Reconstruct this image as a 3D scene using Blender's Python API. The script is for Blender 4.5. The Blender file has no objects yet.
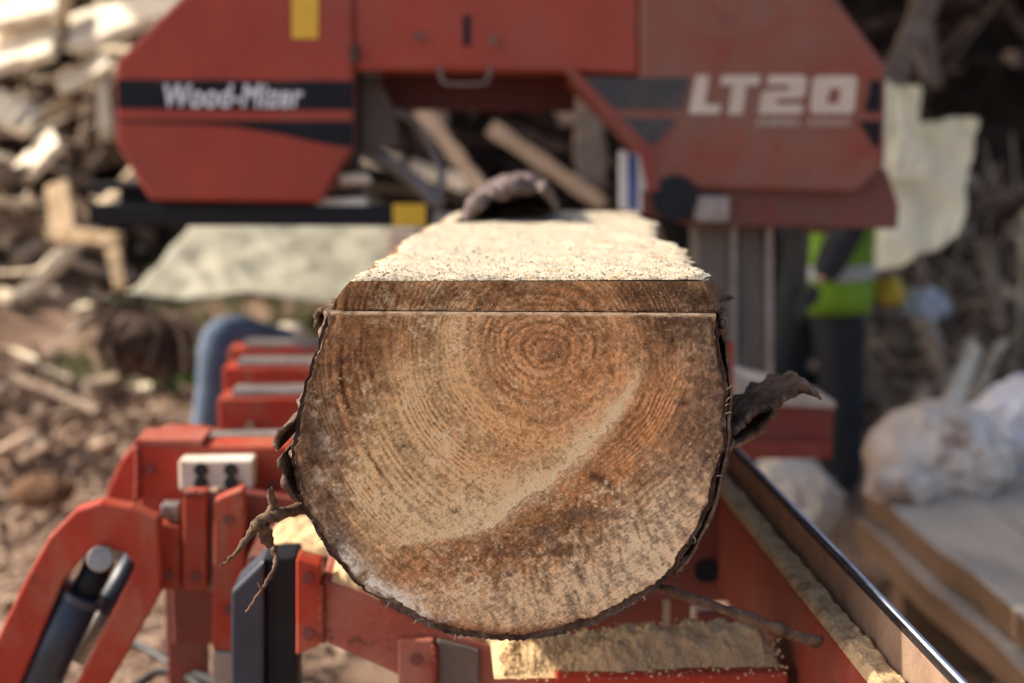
import bpy, bmesh, math, random
import numpy as np
from mathutils import Vector, Matrix

rnd = random.Random(7)
S = bpy.context.scene
COL = S.collection

# ------------------------------------------------------------------ camera
H = 1.30
FPX = 50.0 / 36.0 * 1024
PITCH = math.atan((341.5 - 140) / FPX)
YAW = math.atan(72.0 / FPX * math.cos(PITCH))
fw = Vector((math.sin(YAW) * math.cos(PITCH), math.cos(YAW) * math.cos(PITCH), -math.sin(PITCH)))
rt = Vector((math.cos(YAW), -math.sin(YAW), 0))
up = rt.cross(fw)
CAMP = Vector((0, 0, H))
cd = bpy.data.cameras.new('camera')
cam = bpy.data.objects.new('camera', cd)
COL.objects.link(cam)
cam.location = CAMP
cam.rotation_euler = (math.pi / 2 - PITCH, 0, -YAW)
cd.lens = 50
cd.sensor_width = 36
cd.clip_start = 0.05
cd.clip_end = 2000
cd.dof.use_dof = True
cd.dof.focus_distance = 1.375
cd.dof.aperture_fstop = 2.7
cd.dof.aperture_blades = 9
S.camera = cam


def P(px, py, Y):
    """world point seen at that pixel on the vertical plane at depth Y"""
    d = fw + rt * ((px - 512) / FPX) + up * ((341.5 - py) / FPX)
    return CAMP + d * (Y / d.y)


def proj(p):
    v = Vector(p) - CAMP
    dz = v.dot(fw)
    return 512 + FPX * v.dot(rt) / dz, 341.5 - FPX * v.dot(up) / dz


# ------------------------------------------------------------------ numpy noise
def _h(ix, iy, iz, seed):
    n = (ix.astype(np.int64) * 374761393 + iy.astype(np.int64) * 668265263 + iz.astype(np.int64) * 2147483647 // 3 + seed * 1274126177) & 0xFFFFFFFF
    n = ((n ^ (n >> 13)) * 1274126177) & 0xFFFFFFFF
    n = ((n ^ (n >> 16)) * 2246822519) & 0xFFFFFFFF
    n = n ^ (n >> 15)
    return (n & 0xFFFFFF) / float(0xFFFFFF)


def vn(x, y, z=0.0, seed=0):
    if np.isscalar(z) and z == 0:
        x, y = np.broadcast_arrays(np.asarray(x, float), np.asarray(y, float))
        ix, iy = np.floor(x), np.floor(y)
        fx, fy = x - ix, y - iy
        fx, fy = fx * fx * (3 - 2 * fx), fy * fy * (3 - 2 * fy)
        ix, iy = ix.astype(np.int64), iy.astype(np.int64)
        o = np.zeros_like(ix)
        a, b, c, d = _h(ix, iy, o, seed), _h(ix + 1, iy, o, seed), _h(ix, iy + 1, o, seed), _h(ix + 1, iy + 1, o, seed)
        a = a + (b - a) * fx
        c = c + (d - c) * fx
        return a + (c - a) * fy
    x, y, z = np.broadcast_arrays(np.asarray(x, float), np.asarray(y, float), np.asarray(z, float))
    ix, iy, iz = np.floor(x), np.floor(y), np.floor(z)
    fx, fy, fz = x - ix, y - iy, z - iz
    fx, fy, fz = [t * t * (3 - 2 * t) for t in (fx, fy, fz)]
    r = 0
    for a in (0, 1):
        for b in (0, 1):
            for c in (0, 1):
                w = (fx if a else 1 - fx) * (fy if b else 1 - fy) * (fz if c else 1 - fz)
                r = r + w * _h(ix + a, iy + b, iz + c, seed)
    return r


def fbm(x, y, z=0.0, seed=0, o=4):
    r, a, t, k = 0, 1.0, 0, 1.0
    for i in range(o):
        r = r + a * vn(np.asarray(x) * k + 17.3 * i, np.asarray(y) * k - 9.1 * i, 0 if np.isscalar(z) and z == 0 else np.asarray(z) * k, seed + i)
        t += a
        a *= .5
        k *= 2.03
    return r / t          # about 0..1, mean .5


def sstep(a, b, x):
    t = np.clip((np.asarray(x, float) - a) / (b - a), 0, 1)
    return t * t * (3 - 2 * t)


def s2l(c):
    c = np.asarray(c, float) / 255.0
    return np.where(c <= .04045, c / 12.92, ((c + .055) / 1.055) ** 2.4)


# ------------------------------------------------------------------ materials
def nodes_mat(name):
    m = bpy.data.materials.new(name)
    m.use_nodes = True
    nt = m.node_tree
    return m, nt, nt.nodes['Principled BSDF']


def N(nt, t, **kw):
    n = nt.nodes.new(t)
    for k, v in kw.items():
        if k in n.inputs:
            n.inputs[k].default_value = v
        else:
            setattr(n, k, v)
    return n


def coords(nt, rand=False, stretch=None):
    tc = N(nt, 'ShaderNodeTexCoord')
    out = tc.outputs['Object']
    if stretch:
        mp = N(nt, 'ShaderNodeMapping')
        mp.inputs['Scale'].default_value = stretch
        nt.links.new(out, mp.inputs['Vector'])
        out = mp.outputs['Vector']
    if rand:
        oi = N(nt, 'ShaderNodeObjectInfo')
        mu = N(nt, 'ShaderNodeMath', operation='MULTIPLY')
        mu.inputs[1].default_value = 37.0
        nt.links.new(oi.outputs['Random'], mu.inputs[0])
        ad = N(nt, 'ShaderNodeVectorMath', operation='ADD')
        nt.links.new(out, ad.inputs[0])
        nt.links.new(mu.outputs[0], ad.inputs[1])
        out = ad.outputs['Vector']
    return out


def noise(nt, vec, scale, detail=4, rough=.6, dist=0.0):
    n = N(nt, 'ShaderNodeTexNoise')
    n.inputs['Scale'].default_value = scale
    n.inputs['Detail'].default_value = detail
    n.inputs['Roughness'].default_value = rough
    n.inputs['Distortion'].default_value = dist
    nt.links.new(vec, n.inputs['Vector'])
    return n.outputs['Fac']


def ramp(nt, fac, stops):
    r = N(nt, 'ShaderNodeValToRGB')
    e = r.color_ramp.elements
    while len(e) < len(stops):
        e.new(.5)
    for el, (p, c) in zip(e, stops):
        el.position = p
        el.color = (*c, 1) if len(c) == 3 else c
    nt.links.new(fac, r.inputs['Fac'])
    return r.outputs['Color']


def mix(nt, fac, a, b, mode='MIX'):
    m = N(nt, 'ShaderNodeMix', data_type='RGBA', blend_type=mode)
    for k, v in ((0, fac), (6, a), (7, b)):
        if isinstance(v, (tuple, list)):
            m.inputs[k].default_value = (*v, 1) if len(v) == 3 else v
        elif isinstance(v, (int, float)):
            m.inputs[k].default_value = v
        else:
            nt.links.new(v, m.inputs[k])
    return m.outputs[2]


def bump(nt, bs, h, strength=.4, dist=.003):
    b = N(nt, 'ShaderNodeBump')
    b.inputs['Strength'].default_value = strength
    b.inputs['Distance'].default_value = dist
    nt.links.new(h, b.inputs['Height'])
    nt.links.new(b.outputs['Normal'], bs.inputs['Normal'])


def simple(name, c1, c2, scale=8, rough=.7, metal=0.0, bscale=60, bstr=.25, bdist=.003, c3=None, m3=(.55, .7), s3=3, rand=False, stretch=None, spec=None, hue=0):
    """two-tone noise material, an optional third colour in blotches, and bump"""
    m, nt, bs = nodes_mat(name)
    v = coords(nt, rand, stretch)
    f = noise(nt, v, scale, 5, .65)
    c = ramp(nt, f, [(.3, c1), (.7, c2)])
    if c3:
        f3 = noise(nt, v, s3, 6, .7)
        k = ramp(nt, f3, [(m3[0], (0, 0, 0)), (m3[1], (1, 1, 1))])
        c = mix(nt, k, c, c3)
    if rand:
        oi = N(nt, 'ShaderNodeObjectInfo')
        mr = N(nt, 'ShaderNodeMapRange')
        mr.inputs['To Min'].default_value = .55
        mr.inputs['To Max'].default_value = 1.25
        nt.links.new(oi.outputs['Random'], mr.inputs['Value'])
        hs = N(nt, 'ShaderNodeHueSaturation')
        nt.links.new(mr.outputs[0], hs.inputs['Value'])
        nt.links.new(c, hs.inputs['Color'])
        c = hs.outputs['Color']
    nt.links.new(c, bs.inputs['Base Color'])
    bs.inputs['Roughness'].default_value = rough
    bs.inputs['Metallic'].default_value = metal
    if spec is not None:
        bs.inputs['Specular IOR Level'].default_value = spec
    if bstr:
        bump(nt, bs, noise(nt, v, bscale, 5, .7), bstr, bdist)
    return m


def paint(name, base, dust=(.33, .22, .15), dustmask=(.5, .8), rust=True, rough=.5, scratch=True, dustmax=.75):
    m, nt, bs = nodes_mat(name)
    v = coords(nt)
    c = ramp(nt, noise(nt, v, 5, 4), [(.3, tuple(x * .85 for x in base)), (.7, tuple(x * 1.12 for x in base))])
    k = ramp(nt, noise(nt, v, 4.2, 7, .72), [(dustmask[0], (0, 0, 0)), (dustmask[1], (dustmax,) * 3)])
    c = mix(nt, k, c, dust)
    vs = coords(nt, stretch=(1, 1, .12))
    k2 = ramp(nt, noise(nt, vs, 45, 4, .6), [(.56, (0, 0, 0)), (.72, (.35,) * 3)])
    c = mix(nt, k2, c, dust)
    if rust:
        k3 = ramp(nt, noise(nt, v, 19, 8, .75), [(.60, (0, 0, 0)), (.65, (.85,) * 3)])
        c = mix(nt, k3, c, (.10, .045, .028))
    if scratch:
        k4 = ramp(nt, noise(nt, v, 90, 3, .7), [(.69, (0, 0, 0)), (.74, (.6,) * 3)])
        c = mix(nt, k4, c, (.4, .33, .27))
    nt.links.new(c, bs.inputs['Base Color'])
    bs.inputs['Roughness'].default_value = rough
    bs.inputs['Specular IOR Level'].default_value = .28
    bump(nt, bs, noise(nt, v, 40, 6, .7), .15, .002)
    return m


M = {}
M['red'] = paint('red_paint', (.36, .036, .016), dust=(.30, .17, .10), dustmask=(.47, .72))
M['cover_red'] = paint('cover_red_paint', (.32, .048, .027), dust=(.22, .085, .055), dustmask=(.45, .85), rough=.48, rust=False)
M['cover_dusty'] = paint('dusty_cover_red', (.24, .042, .027), dust=(.20, .12, .08), dustmask=(.36, .62), rough=.6)
M['worn_red'] = paint('worn_red_paint', (.32, .05, .03), dust=(.42, .25, .18), dustmask=(.38, .72), dustmax=.85)
M['beam_red'] = paint('grimy_beam_red', (.22, .030, .018), dust=(.24, .13, .09), dustmask=(.42, .80))
M['darkred'] = paint('dark_grimy_red', (.09, .014, .011), dust=(.06, .035, .025))
M['dirty_red'] = paint('dirty_red_paint', (.20, .03, .022), dust=(.12, .075, .055), dustmask=(.35, .65))
M['black'] = simple('black_paint', (.004, .0045, .006), (.009, .010, .013), spec=.25, rough=.55, bstr=.1)
M['blackblue'] = simple('blue_black_paint', (.012, .018, .03), (.03, .042, .062), rough=.42, bstr=.15, c3=(.10, .09, .085), m3=(.6, .8), s3=6)
M['decal'] = simple('black_decal', (.004, .005, .008), (.008, .009, .013), scale=4, spec=.2, rough=.6, bstr=.05, c3=(.05, .038, .034), m3=(.5, .8), s3=5)
M['decal_dusty'] = simple('dusty_decal', (.03, .03, .031), (.055, .05, .047), scale=4, rough=.6, bstr=.05, c3=(.10, .065, .05), m3=(.5, .8), s3=9)
M['letter'] = simple('silver_lettering', (.62, .62, .64), (.78, .78, .8), rough=.5, bstr=0)
M['letter_dusty'] = simple('dusty_white_lettering', (.46, .36, .27), (.60, .50, .40), scale=9, rough=.6, bstr=0)
M['yellow'] = simple('yellow_sticker', (.62, .36, .02), (.72, .44, .03), rough=.5, bstr=0, c3=(.35, .18, .03), m3=(.6, .75), s3=20)
M['steel'] = simple('worn_steel', (.22, .19, .17), (.42, .38, .34), scale=14, rough=.42, metal=.6, bstr=.2, c3=(.14, .08, .05), m3=(.55, .7), s3=12)
M['shiny'] = simple('polished_steel', (.30, .30, .32), (.55, .56, .59), scale=30, rough=.34, metal=1.0, bstr=.05)
M['rust'] = simple('rusty_steel', (.20, .118, .075), (.34, .225, .15), scale=22, rough=.7, metal=.15, bstr=.5, bscale=120, c3=(.20, .13, .08), m3=(.55, .72), s3=18)
M['darkrust'] = simple('dark_oily_steel', (.016, .012, .010), (.04, .028, .02), scale=30, rough=.5, metal=.3, bstr=.3, c3=(.10, .07, .05), m3=(.55, .75), s3=24)
M['mast'] = simple('grey_brown_steel', (.085, .068, .056), (.16, .13, .105), scale=9, rough=.7, bstr=.3, c3=(.26, .2, .15), m3=(.55, .75), s3=8, stretch=(1, 1, .25))
M['rubber'] = simple('black_rubber', (.012, .012, .013), (.024, .023, .023), rough=.55, bstr=.1)
M['hose'] = simple('grey_hose', (.17, .15, .13), (.28, .25, .22), rough=.6, bstr=.1)
M['cream'] = simple('worn_cream_block', (.52, .43, .33), (.66, .58, .47), scale=18, rough=.7, bstr=.3, c3=(.36, .10, .065), m3=(.54, .64), s3=14)
M['sawdust'] = simple('sawdust_grain', (.62, .40, .19), (.78, .56, .32), scale=260, rough=.95, bstr=.8, bscale=420, bdist=.004, c3=(.50, .31, .14), m3=(.6, .75), s3=70, spec=.1)
M['topdust'] = simple('pale_fresh_sawdust', (.45, .37, .26), (.55, .48, .36), scale=300, rough=.95, bstr=.5, bscale=600, bdist=.003, c3=(.46, .30, .13), m3=(.55, .68), s3=38, spec=.1)
M['dirtydust'] = simple('trodden_sawdust', (.42, .28, .14), (.60, .44, .25), scale=150, rough=.95, bstr=.8, bscale=300, bdist=.004, c3=(.2, .12, .07), m3=(.5, .7), s3=40, spec=.1)
M['bark'] = simple('dark_bark', (.050, .030, .020), (.18, .11, .072), scale=45, rough=.9, bstr=.9, bscale=110, bdist=.006, c3=(.30, .22, .155), m3=(.53, .68), s3=42, spec=.2)
M['bark_grey'] = simple('grey_brown_bark', (.075, .052, .047), (.19, .145, .135), scale=30, rough=.9, bstr=.9, bscale=90, bdist=.006, c3=(.05, .02, .018), m3=(.55, .7), s3=12, spec=.2)
M['barkin'] = simple('split_bark_inside', (.10, .045, .022), (.24, .13, .07), scale=60, rough=.85, bstr=.6, bscale=160, c3=(.42, .33, .22), m3=(.6, .74), s3=50, spec=.2, stretch=(1, .2, 1))
M['twig'] = simple('twig_bark', (.07, .038, .022), (.20, .125, .078), scale=90, rough=.85, bstr=.7, bscale=250, spec=.2)
M['sawn'] = simple('sawn_board', (.50, .36, .20), (.66, .52, .33), scale=40, rough=.85, bstr=.5, bscale=120, c3=(.34, .21, .11), m3=(.55, .75), s3=14, stretch=(1, .15, 1), spec=.2)
M['pale'] = simple('pale_fresh_wood', (.66, .52, .34), (.82, .71, .54), scale=12, rough=.8, bstr=.4, bscale=60, c3=(.40, .25, .14), m3=(.55, .7), s3=5, rand=True, stretch=(.25, 1, 1), spec=.2)
M['weathered'] = simple('weathered_wood', (.13, .088, .063), (.31, .23, .17), scale=14, rough=.9, bstr=.5, bscale=60, c3=(.11, .065, .045), m3=(.5, .7), s3=5, rand=True, stretch=(.25, 1, 1), spec=.2)
M['slabbark'] = simple('slab_bark', (.030, .018, .013), (.10, .063, .046), scale=22, rough=.95, bstr=.9, bscale=50, bdist=.01, c3=(.24, .17, .13), m3=(.55, .75), s3=8, rand=True, spec=.15)
M['golden'] = simple('golden_board', (.34, .23, .13), (.46, .33, .20), scale=12, rough=.85, bstr=.4, bscale=60, spec=.2)
M['creamwood'] = simple('cream_fresh_wood', (.74, .62, .44), (.86, .77, .62), scale=12, rough=.8, bstr=.3, bscale=60, spec=.2)
M['greywood'] = simple('grey_dry_wood', (.30, .23, .175), (.52, .42, .34), scale=14, rough=.9, bstr=.4, bscale=60, spec=.2, rand=True, stretch=(.25, 1, 1))
M['tan'] = simple('tan_board', (.30, .20, .13), (.44, .32, .22), scale=12, rough=.85, bstr=.4, bscale=60, rand=False, spec=.2)
M['plank'] = simple('rough_sawn_plank', (.36, .30, .235), (.52, .45, .365), scale=16, rough=.88, bstr=.5, bscale=120, c3=(.19, .12, .075), m3=(.52, .75), s3=4, stretch=(1, .15, 1), spec=.2, rand=False)
M['plankside'] = simple('brown_plank_edge', (.15, .09, .055), (.26, .165, .10), scale=16, rough=.9, bstr=.5, bscale=120, stretch=(1, .12, 1), spec=.2)
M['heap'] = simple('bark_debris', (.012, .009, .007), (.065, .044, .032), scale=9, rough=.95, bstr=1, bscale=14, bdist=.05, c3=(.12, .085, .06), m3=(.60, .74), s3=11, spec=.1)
M['ground'] = simple('chip_littered_soil', (.20, .125, .085), (.36, .245, .175), scale=7, rough=.95, bstr=.8, bscale=30, bdist=.02, c3=(.15, .09, .062), m3=(.52, .7), s3=1.7, spec=.1)
M['chip'] = simple('wood_chip', (.22, .14, .095), (.48, .35, .25), scale=2.6, rough=.9, bstr=.3, bscale=40, c3=(.14, .085, .06), m3=(.50, .66), s3=3.3, spec=.1)
M['grass'] = simple('grass_blade', (.055, .10, .020), (.13, .19, .045), scale=9, rough=.7, bstr=0)
M['tarp'] = simple('cream_sheet', (.30, .275, .20), (.40, .37, .28), scale=5, rough=.6, bstr=.15, bscale=8, bdist=.01, c3=(.26, .22, .14), m3=(.62, .8), s3=2.5)
M['tarp2'] = simple('yellowed_sheet', (.74, .64, .38), (.82, .75, .54), scale=4, rough=.55, bstr=.3, bscale=18, bdist=.01, c3=(.40, .31, .13), m3=(.55, .72), s3=3.5)
M['bluepipe'] = simple('blue_grey_plastic', (.060, .085, .125), (.12, .155, .21), scale=6, spec=.2, rough=.85, bstr=.3, bscale=25, bdist=.006)
M['bluecloth'] = simple('blue_cloth', (.06, .10, .20), (.12, .18, .31), scale=12, rough=.9, bstr=.5, bscale=60)
M['bag'] = simple('dusty_clear_sack', (.56, .46, .37), (.74, .66, .57), scale=7, rough=.3, bstr=.35, bscale=9, bdist=.03, c3=(.24, .15, .09), m3=(.50, .66), s3=9)
M['whitebag'] = simple('white_woven_sack', (.56, .55, .57), (.68, .67, .69), scale=9, rough=.6, bstr=.4, bscale=20, bdist=.015, c3=(.36, .36, .34), m3=(.62, .75), s3=12)
M['creambag'] = simple('cream_sack', (.74, .65, .52), (.82, .75, .64), scale=9, rough=.7, bstr=.4, bscale=20, bdist=.015)
M['hivis'] = simple('lime_high_visibility_cloth', (.17, .32, .012), (.22, .40, .02), scale=10, rough=.75, bstr=.3, bscale=50)
M['reflect'] = simple('grey_reflective_tape', (.36, .37, .38), (.48, .49, .5), rough=.4, bstr=.05)
M['trousers'] = simple('dark_grey_work_cloth', (.010, .011, .013), (.022, .024, .027), scale=15, rough=.9, bstr=.5, bscale=40, bdist=.01, c3=(.06, .05, .042), m3=(.58, .75), s3=9)
M['skin'] = simple('skin', (.42, .24, .16), (.50, .30, .21), rough=.55, bstr=.05)
M['hair'] = simple('dark_hair', (.02, .014, .01), (.05, .034, .024), scale=80, rough=.7, bstr=.3)
M['boot'] = simple('brown_boot_leather', (.05, .032, .02), (.11, .07, .045), rough=.6, bstr=.3)
M['yellowtin'] = simple('yellow_plastic', (.60, .42, .03), (.72, .52, .06), rough=.5, bstr=.1, c3=(.4, .24, .05), m3=(.55, .7), s3=9)
M['rag'] = simple('pale_blue_rag', (.40, .46, .52), (.6, .64, .68), scale=14, rough=.9, bstr=.4, bscale=50)
M['white'] = simple('white_plate', (.55, .54, .50), (.72, .70, .66), rough=.6, bstr=.1, c3=(.3, .24, .18), m3=(.6, .75), s3=12)
M['blue'] = simple('blue_stripe', (.02, .045, .19), (.035, .07, .26), rough=.5, bstr=.05)
M['shade_roof'] = simple('galvanised_sheet', (.22, .22, .22), (.34, .34, .34), rough=.5, metal=.4, bstr=.05)
M['shade_post'] = simple('timber_post', (.14, .10, .07), (.24, .18, .13), scale=14, rough=.9, bstr=.5, stretch=(1, 1, .2))


def face_material():
    m, nt, bs = nodes_mat('weathered_end_grain')
    at = N(nt, 'ShaderNodeVertexColor', layer_name='Col')
    v = coords(nt)
    f = noise(nt, v, 900, 3, .7)
    k = ramp(nt, f, [(.38, (.74, .72, .70)), (.5, (1, 1, 1)), (.62, (1.25, 1.24, 1.22))])
    c = mix(nt, 1.0, at.outputs['Color'], k, 'MULTIPLY')
    nt.links.new(c, bs.inputs['Base Color'])
    bs.inputs['Roughness'].default_value = .85
    bs.inputs['Specular IOR Level'].default_value = .04
    f2 = noise(nt, v, 420, 6, .75)
    bump(nt, bs, f2, .35, .0015)
    return m


M['face'] = face_material()


# ------------------------------------------------------------------ object helpers
def tag(o, label=None, cat=None, group=None, kind=None):
    if label:
        o['label'] = label
    if cat:
        o['category'] = cat
    if group:
        o['group'] = group
    if kind:
        o['kind'] = kind
    return o


def thing(name, loc, label, cat, group=None):
    o = bpy.data.objects.new(name, None)
    o.empty_display_size = .1
    o.location = loc
    COL.objects.link(o)
    return tag(o, label, cat, group)


def world_loc(o):
    v = Vector(o.location)
    while o.parent:
        v = v + o.matrix_parent_inverse.translation
        o = o.parent
        v = v + Vector(o.location)
    return v


def link(name, me, mat, parent=None, smooth=False, bevel=0, mats=None):
    o = bpy.data.objects.new(name, me)
    COL.objects.link(o)
    for mm in (mats or [mat]):
        me.materials.append(mm)
    if parent:
        o.parent = parent
        o.matrix_parent_inverse = Matrix.Translation(-world_loc(parent)) if parent.type == 'EMPTY' else Matrix.Identity(4)
    if smooth:
        me.polygons.foreach_set('use_smooth', [True] * len(me.polygons))
    if bevel:
        b = o.modifiers.new('bevel', 'BEVEL')
        b.width = bevel
        b.segments = 2
        b.limit_method = 'ANGLE'
        b.angle_limit = math.radians(40)
        b.use_clamp_overlap = True
    return o


class MB:
    def __init__(s):
        s.v, s.f, s.m = [], [], []

    def face(s, idx, mi=0):
        s.f.append(tuple(idx))
        s.m.append(mi)

    def box(s, x0, x1, y0, y1, z0, z1, mi=0):
        n = len(s.v)
        s.v += [(x, y, z) for z in (z0, z1) for (x, y) in ((x0, y0), (x1, y0), (x1, y1), (x0, y1))]
        for q in ((3, 2, 1, 0), (4, 5, 6, 7), (0, 1, 5, 4), (1, 2, 6, 5), (2, 3, 7, 6), (3, 0, 4, 7)):
            s.face([n + i for i in q], mi)
        return s

    def boxpx(s, x0, y0, x1, y1, Y0, Y1, mi=0):
        a, b = P(x0, y0, Y0), P(x1, y1, Y0)
        return s.box(a.x, b.x, Y0, Y1, b.z, a.z, mi)

    def prism(s, pts, Y0, Y1, mi=0):
        """polygon of pixels on plane Y0, pushed straight back to Y1"""
        return s.prism3([P(x, y, Y0) for x, y in pts], Vector((0, Y1 - Y0, 0)), mi)

    def prism3(s, pts, d, mi=0):
        ar = sum(pts[i].x * pts[(i + 1) % len(pts)].z - pts[(i + 1) % len(pts)].x * pts[i].z for i in range(len(pts)))
        if ar < 0:
            pts = pts[::-1]
        n, k = len(s.v), len(pts)
        s.v += [tuple(p) for p in pts] + [tuple(p + d) for p in pts]
        s.face(range(n, n + k), mi)
        s.face(range(n + 2 * k - 1, n + k - 1, -1), mi)
        for i in range(k):
            j = (i + 1) % k
            s.face((n + j, n + i, n + k + i, n + k + j), mi)
        return s

    def tube(s, pts, rad, n=12, mi=0, cap=True):
        pts = [Vector(p) for p in pts]
        if not hasattr(rad, '__len__'):
            rad = [rad] * len(pts)
        prev = None
        base = len(s.v)
        for i, p in enumerate(pts):
            t = (pts[min(i + 1, len(pts) - 1)] - pts[max(i - 1, 0)]).normalized()
            if prev is None:
                a = Vector((0, 0, 1)) if abs(t.z) < .9 else Vector((1, 0, 0))
                u = t.cross(a).normalized()
            else:
                u = (prev - t * prev.dot(t)).normalized()
            prev = u
            w = t.cross(u)
            for k in range(n):
                an = 2 * math.pi * k / n
                s.v.append(tuple(p + (u * math.cos(an) + w * math.sin(an)) * rad[i]))
        for i in range(len(pts) - 1):
            for k in range(n):
                a, b = base + i * n + k, base + i * n + (k + 1) % n
                s.face((a, b, b + n, a + n), mi)
        if cap:
            s.face(range(base + n - 1, base - 1, -1), mi)
            e = base + (len(pts) - 1) * n
            s.face(range(e, e + n), mi)
        return s

    def mesh(s, name):
        me = bpy.data.meshes.new(name)
        me.from_pydata(s.v, [], s.f)
        if any(s.m):
            me.polygons.foreach_set('material_index', s.m)
        me.update()
        return me

    def build(s, name, mat, parent=None, smooth=False, bevel=0, mats=None):
        return link(name, s.mesh(name), mat, parent, smooth, bevel, mats)


def smooth_path(pts, n=8):
    pts = [Vector(p) for p in pts]
    out = []
    for i in range(len(pts) - 1):
        p0, p1, p2, p3 = pts[max(i - 1, 0)], pts[i], pts[i + 1], pts[min(i + 2, len(pts) - 1)]
        for k in range(n):
            t = k / n
            out.append(.5 * ((2 * p1) + (p2 - p0) * t + (2 * p0 - 5 * p1 + 4 * p2 - p3) * t * t + (3 * p1 - p0 - 3 * p2 + p3) * t ** 3))
    out.append(pts[-1])
    return out


def grid_mesh(name, V, closed_u=False):
    """V: array (nu, nv, 3)"""
    nu, nv = V.shape[:2]
    i, j = np.meshgrid(np.arange(nu - (0 if closed_u else 1)), np.arange(nv - 1), indexing='ij')
    i2 = (i + 1) % nu
    q = np.stack([i * nv + j, i2 * nv + j, i2 * nv + j + 1, i * nv + j + 1], -1).reshape(-1, 4)
    me = bpy.data.meshes.new(name)
    me.vertices.add(nu * nv)
    me.vertices.foreach_set('co', V.reshape(-1).astype(np.float32))
    me.loops.add(q.size)
    me.loops.foreach_set('vertex_index', q.reshape(-1).astype(np.int32))
    me.polygons.add(len(q))
    me.polygons.foreach_set('loop_start', (np.arange(len(q)) * 4).astype(np.int32))
    me.update(calc_edges=True)
    me.validate()
    return me


def paint_verts(me, col):
    a = me.color_attributes.new('Col', 'FLOAT_COLOR', 'POINT')
    c = np.ones((len(me.vertices), 4), np.float32)
    c[:, :3] = col.reshape(-1, 3)
    a.data.foreach_set('color', c.reshape(-1))


def soup(name, V, F):
    me = bpy.data.meshes.new(name)
    me.from_pydata([tuple(x) for x in V], [], [tuple(f) for f in F])
    me.update()
    return me


# ------------------------------------------------------------------ world and sun
sd = Vector((-.77, .12, .62)).normalized()
w = bpy.data.worlds.new('World')
S.world = w
w.use_nodes = True
wn = w.node_tree
sky = wn.nodes.new('ShaderNodeTexSky')
sky.sky_type = 'NISHITA'
sky.sun_disc = False
sky.sun_elevation = math.asin(sd.z)
sky.dust_density = 4.0
sky.air_density = .8
sky.ozone_density = .6
sky.sun_rotation = math.atan2(sd.x, sd.y)
bg = wn.nodes['Background']
bg.inputs['Strength'].default_value = .15
wn.links.new(sky.outputs[0], bg.inputs['Color'])
ld = bpy.data.lights.new('sun', 'SUN')
ld.energy = 3.7
ld.angle = math.radians(.55)
ld.color = (1, .93, .82)
lo = bpy.data.objects.new('sun', ld)
COL.objects.link(lo)
lo.rotation_euler = (-sd).to_track_quat('-Z', 'Y').to_euler()
S.view_settings.view_transform = 'Standard'
S.view_settings.look = 'None'
S.view_settings.gamma = 1
S.view_settings.exposure = 1.0


# ------------------------------------------------------------------ ground
def slope_z(x, y):
    t = min(max((x - .35) / .75, 0), 1)
    L = 1 - t * t * (3 - 2 * t)
    return L * min(max(.30 * (y - 3.9), 0), .80) + (1 - L) * min(max(.22 * (y - 5.3), 0), .9)


def hit_ground(px, py):
    d = P(px, py, 1.0) - CAMP
    Y = 4.0
    for _ in range(18):
        Y = min(max(Y + (H + d.z * Y - slope_z(d.x * Y, Y)) / max(.08, -d.z) * .6, 1.5), 9)
    return CAMP + d * Y


def ground_z(x, y):
    x, y = np.asarray(x, float), np.asarray(y, float)
    L = 1 - sstep(.35, 1.1, x)
    rl = np.clip(.30 * (y - 3.9), 0, .80)
    rr = np.clip(.22 * (y - 5.3), 0, .9)
    z = L * rl + (1 - L) * rr
    near = sstep(1.0, 3.0, y) * (1 - sstep(12, 20, np.hypot(x, y)))
    return z * (1 - sstep(14, 22, np.hypot(x, y))) + near * ((fbm(x * 1.6, y * 1.6, 0, 3) - .5) * .12 + (fbm(x * 7, y * 7, 0, 9, 3) - .5) * .05)


gx = np.unique(np.concatenate([-np.geomspace(8, 900, 24), np.linspace(-8, 8, 260), np.geomspace(8, 900, 24)]))
gy = np.unique(np.concatenate([-np.geomspace(2, 900, 20), np.linspace(-2, 12, 240), np.geomspace(12, 900, 24)]))
GX, GY = np.meshgrid(gx, gy, indexing='ij')
me = grid_mesh('ground', np.stack([GX, GY, ground_z(GX, GY)], -1))
tag(link('ground', me, M['ground'], smooth=True), kind='structure')


def gz(x, y):
    return float(ground_z(x, y))


TEXT = {}


def text_source(body, shear, bold, spacing):
    cu = bpy.data.curves.new('text', 'FONT')
    cu.body = body
    cu.shear = shear
    cu.offset = bold
    cu.size = 1
    cu.extrude = .01
    cu.space_character = spacing
    tmp = bpy.data.objects.new('tmp', cu)
    COL.objects.link(tmp)
    dg = bpy.context.evaluated_depsgraph_get()
    TEXT[body] = bpy.data.meshes.new_from_object(tmp.evaluated_get(dg))
    bpy.data.objects.remove(tmp)


def text_mesh(name, body, x0, x1, y0, y1, Y, mat, par):
    me = TEXT[body]
    co = np.array([v.co[:] for v in me.vertices])
    a, b = P(x0, y1, Y), P(x1, y0, Y)
    mn, mx = co.min(0), co.max(0)
    s = (co - mn) / (mx - mn)
    out = np.stack([a.x + s[:, 0] * (b.x - a.x), Y - .0005 - s[:, 2] * .0015, a.z + s[:, 1] * (b.z - a.z)], -1)
    me.vertices.foreach_set('co', out.reshape(-1).astype(np.float32))
    me.update()
    me.name = name
    me.materials.clear()
    return link(name, me, mat, par)


text_source('Wood-Mizer', .22, .022, 1.06)
text_source('DIESEL SERIES', .2, .01, 1.1)

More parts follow.
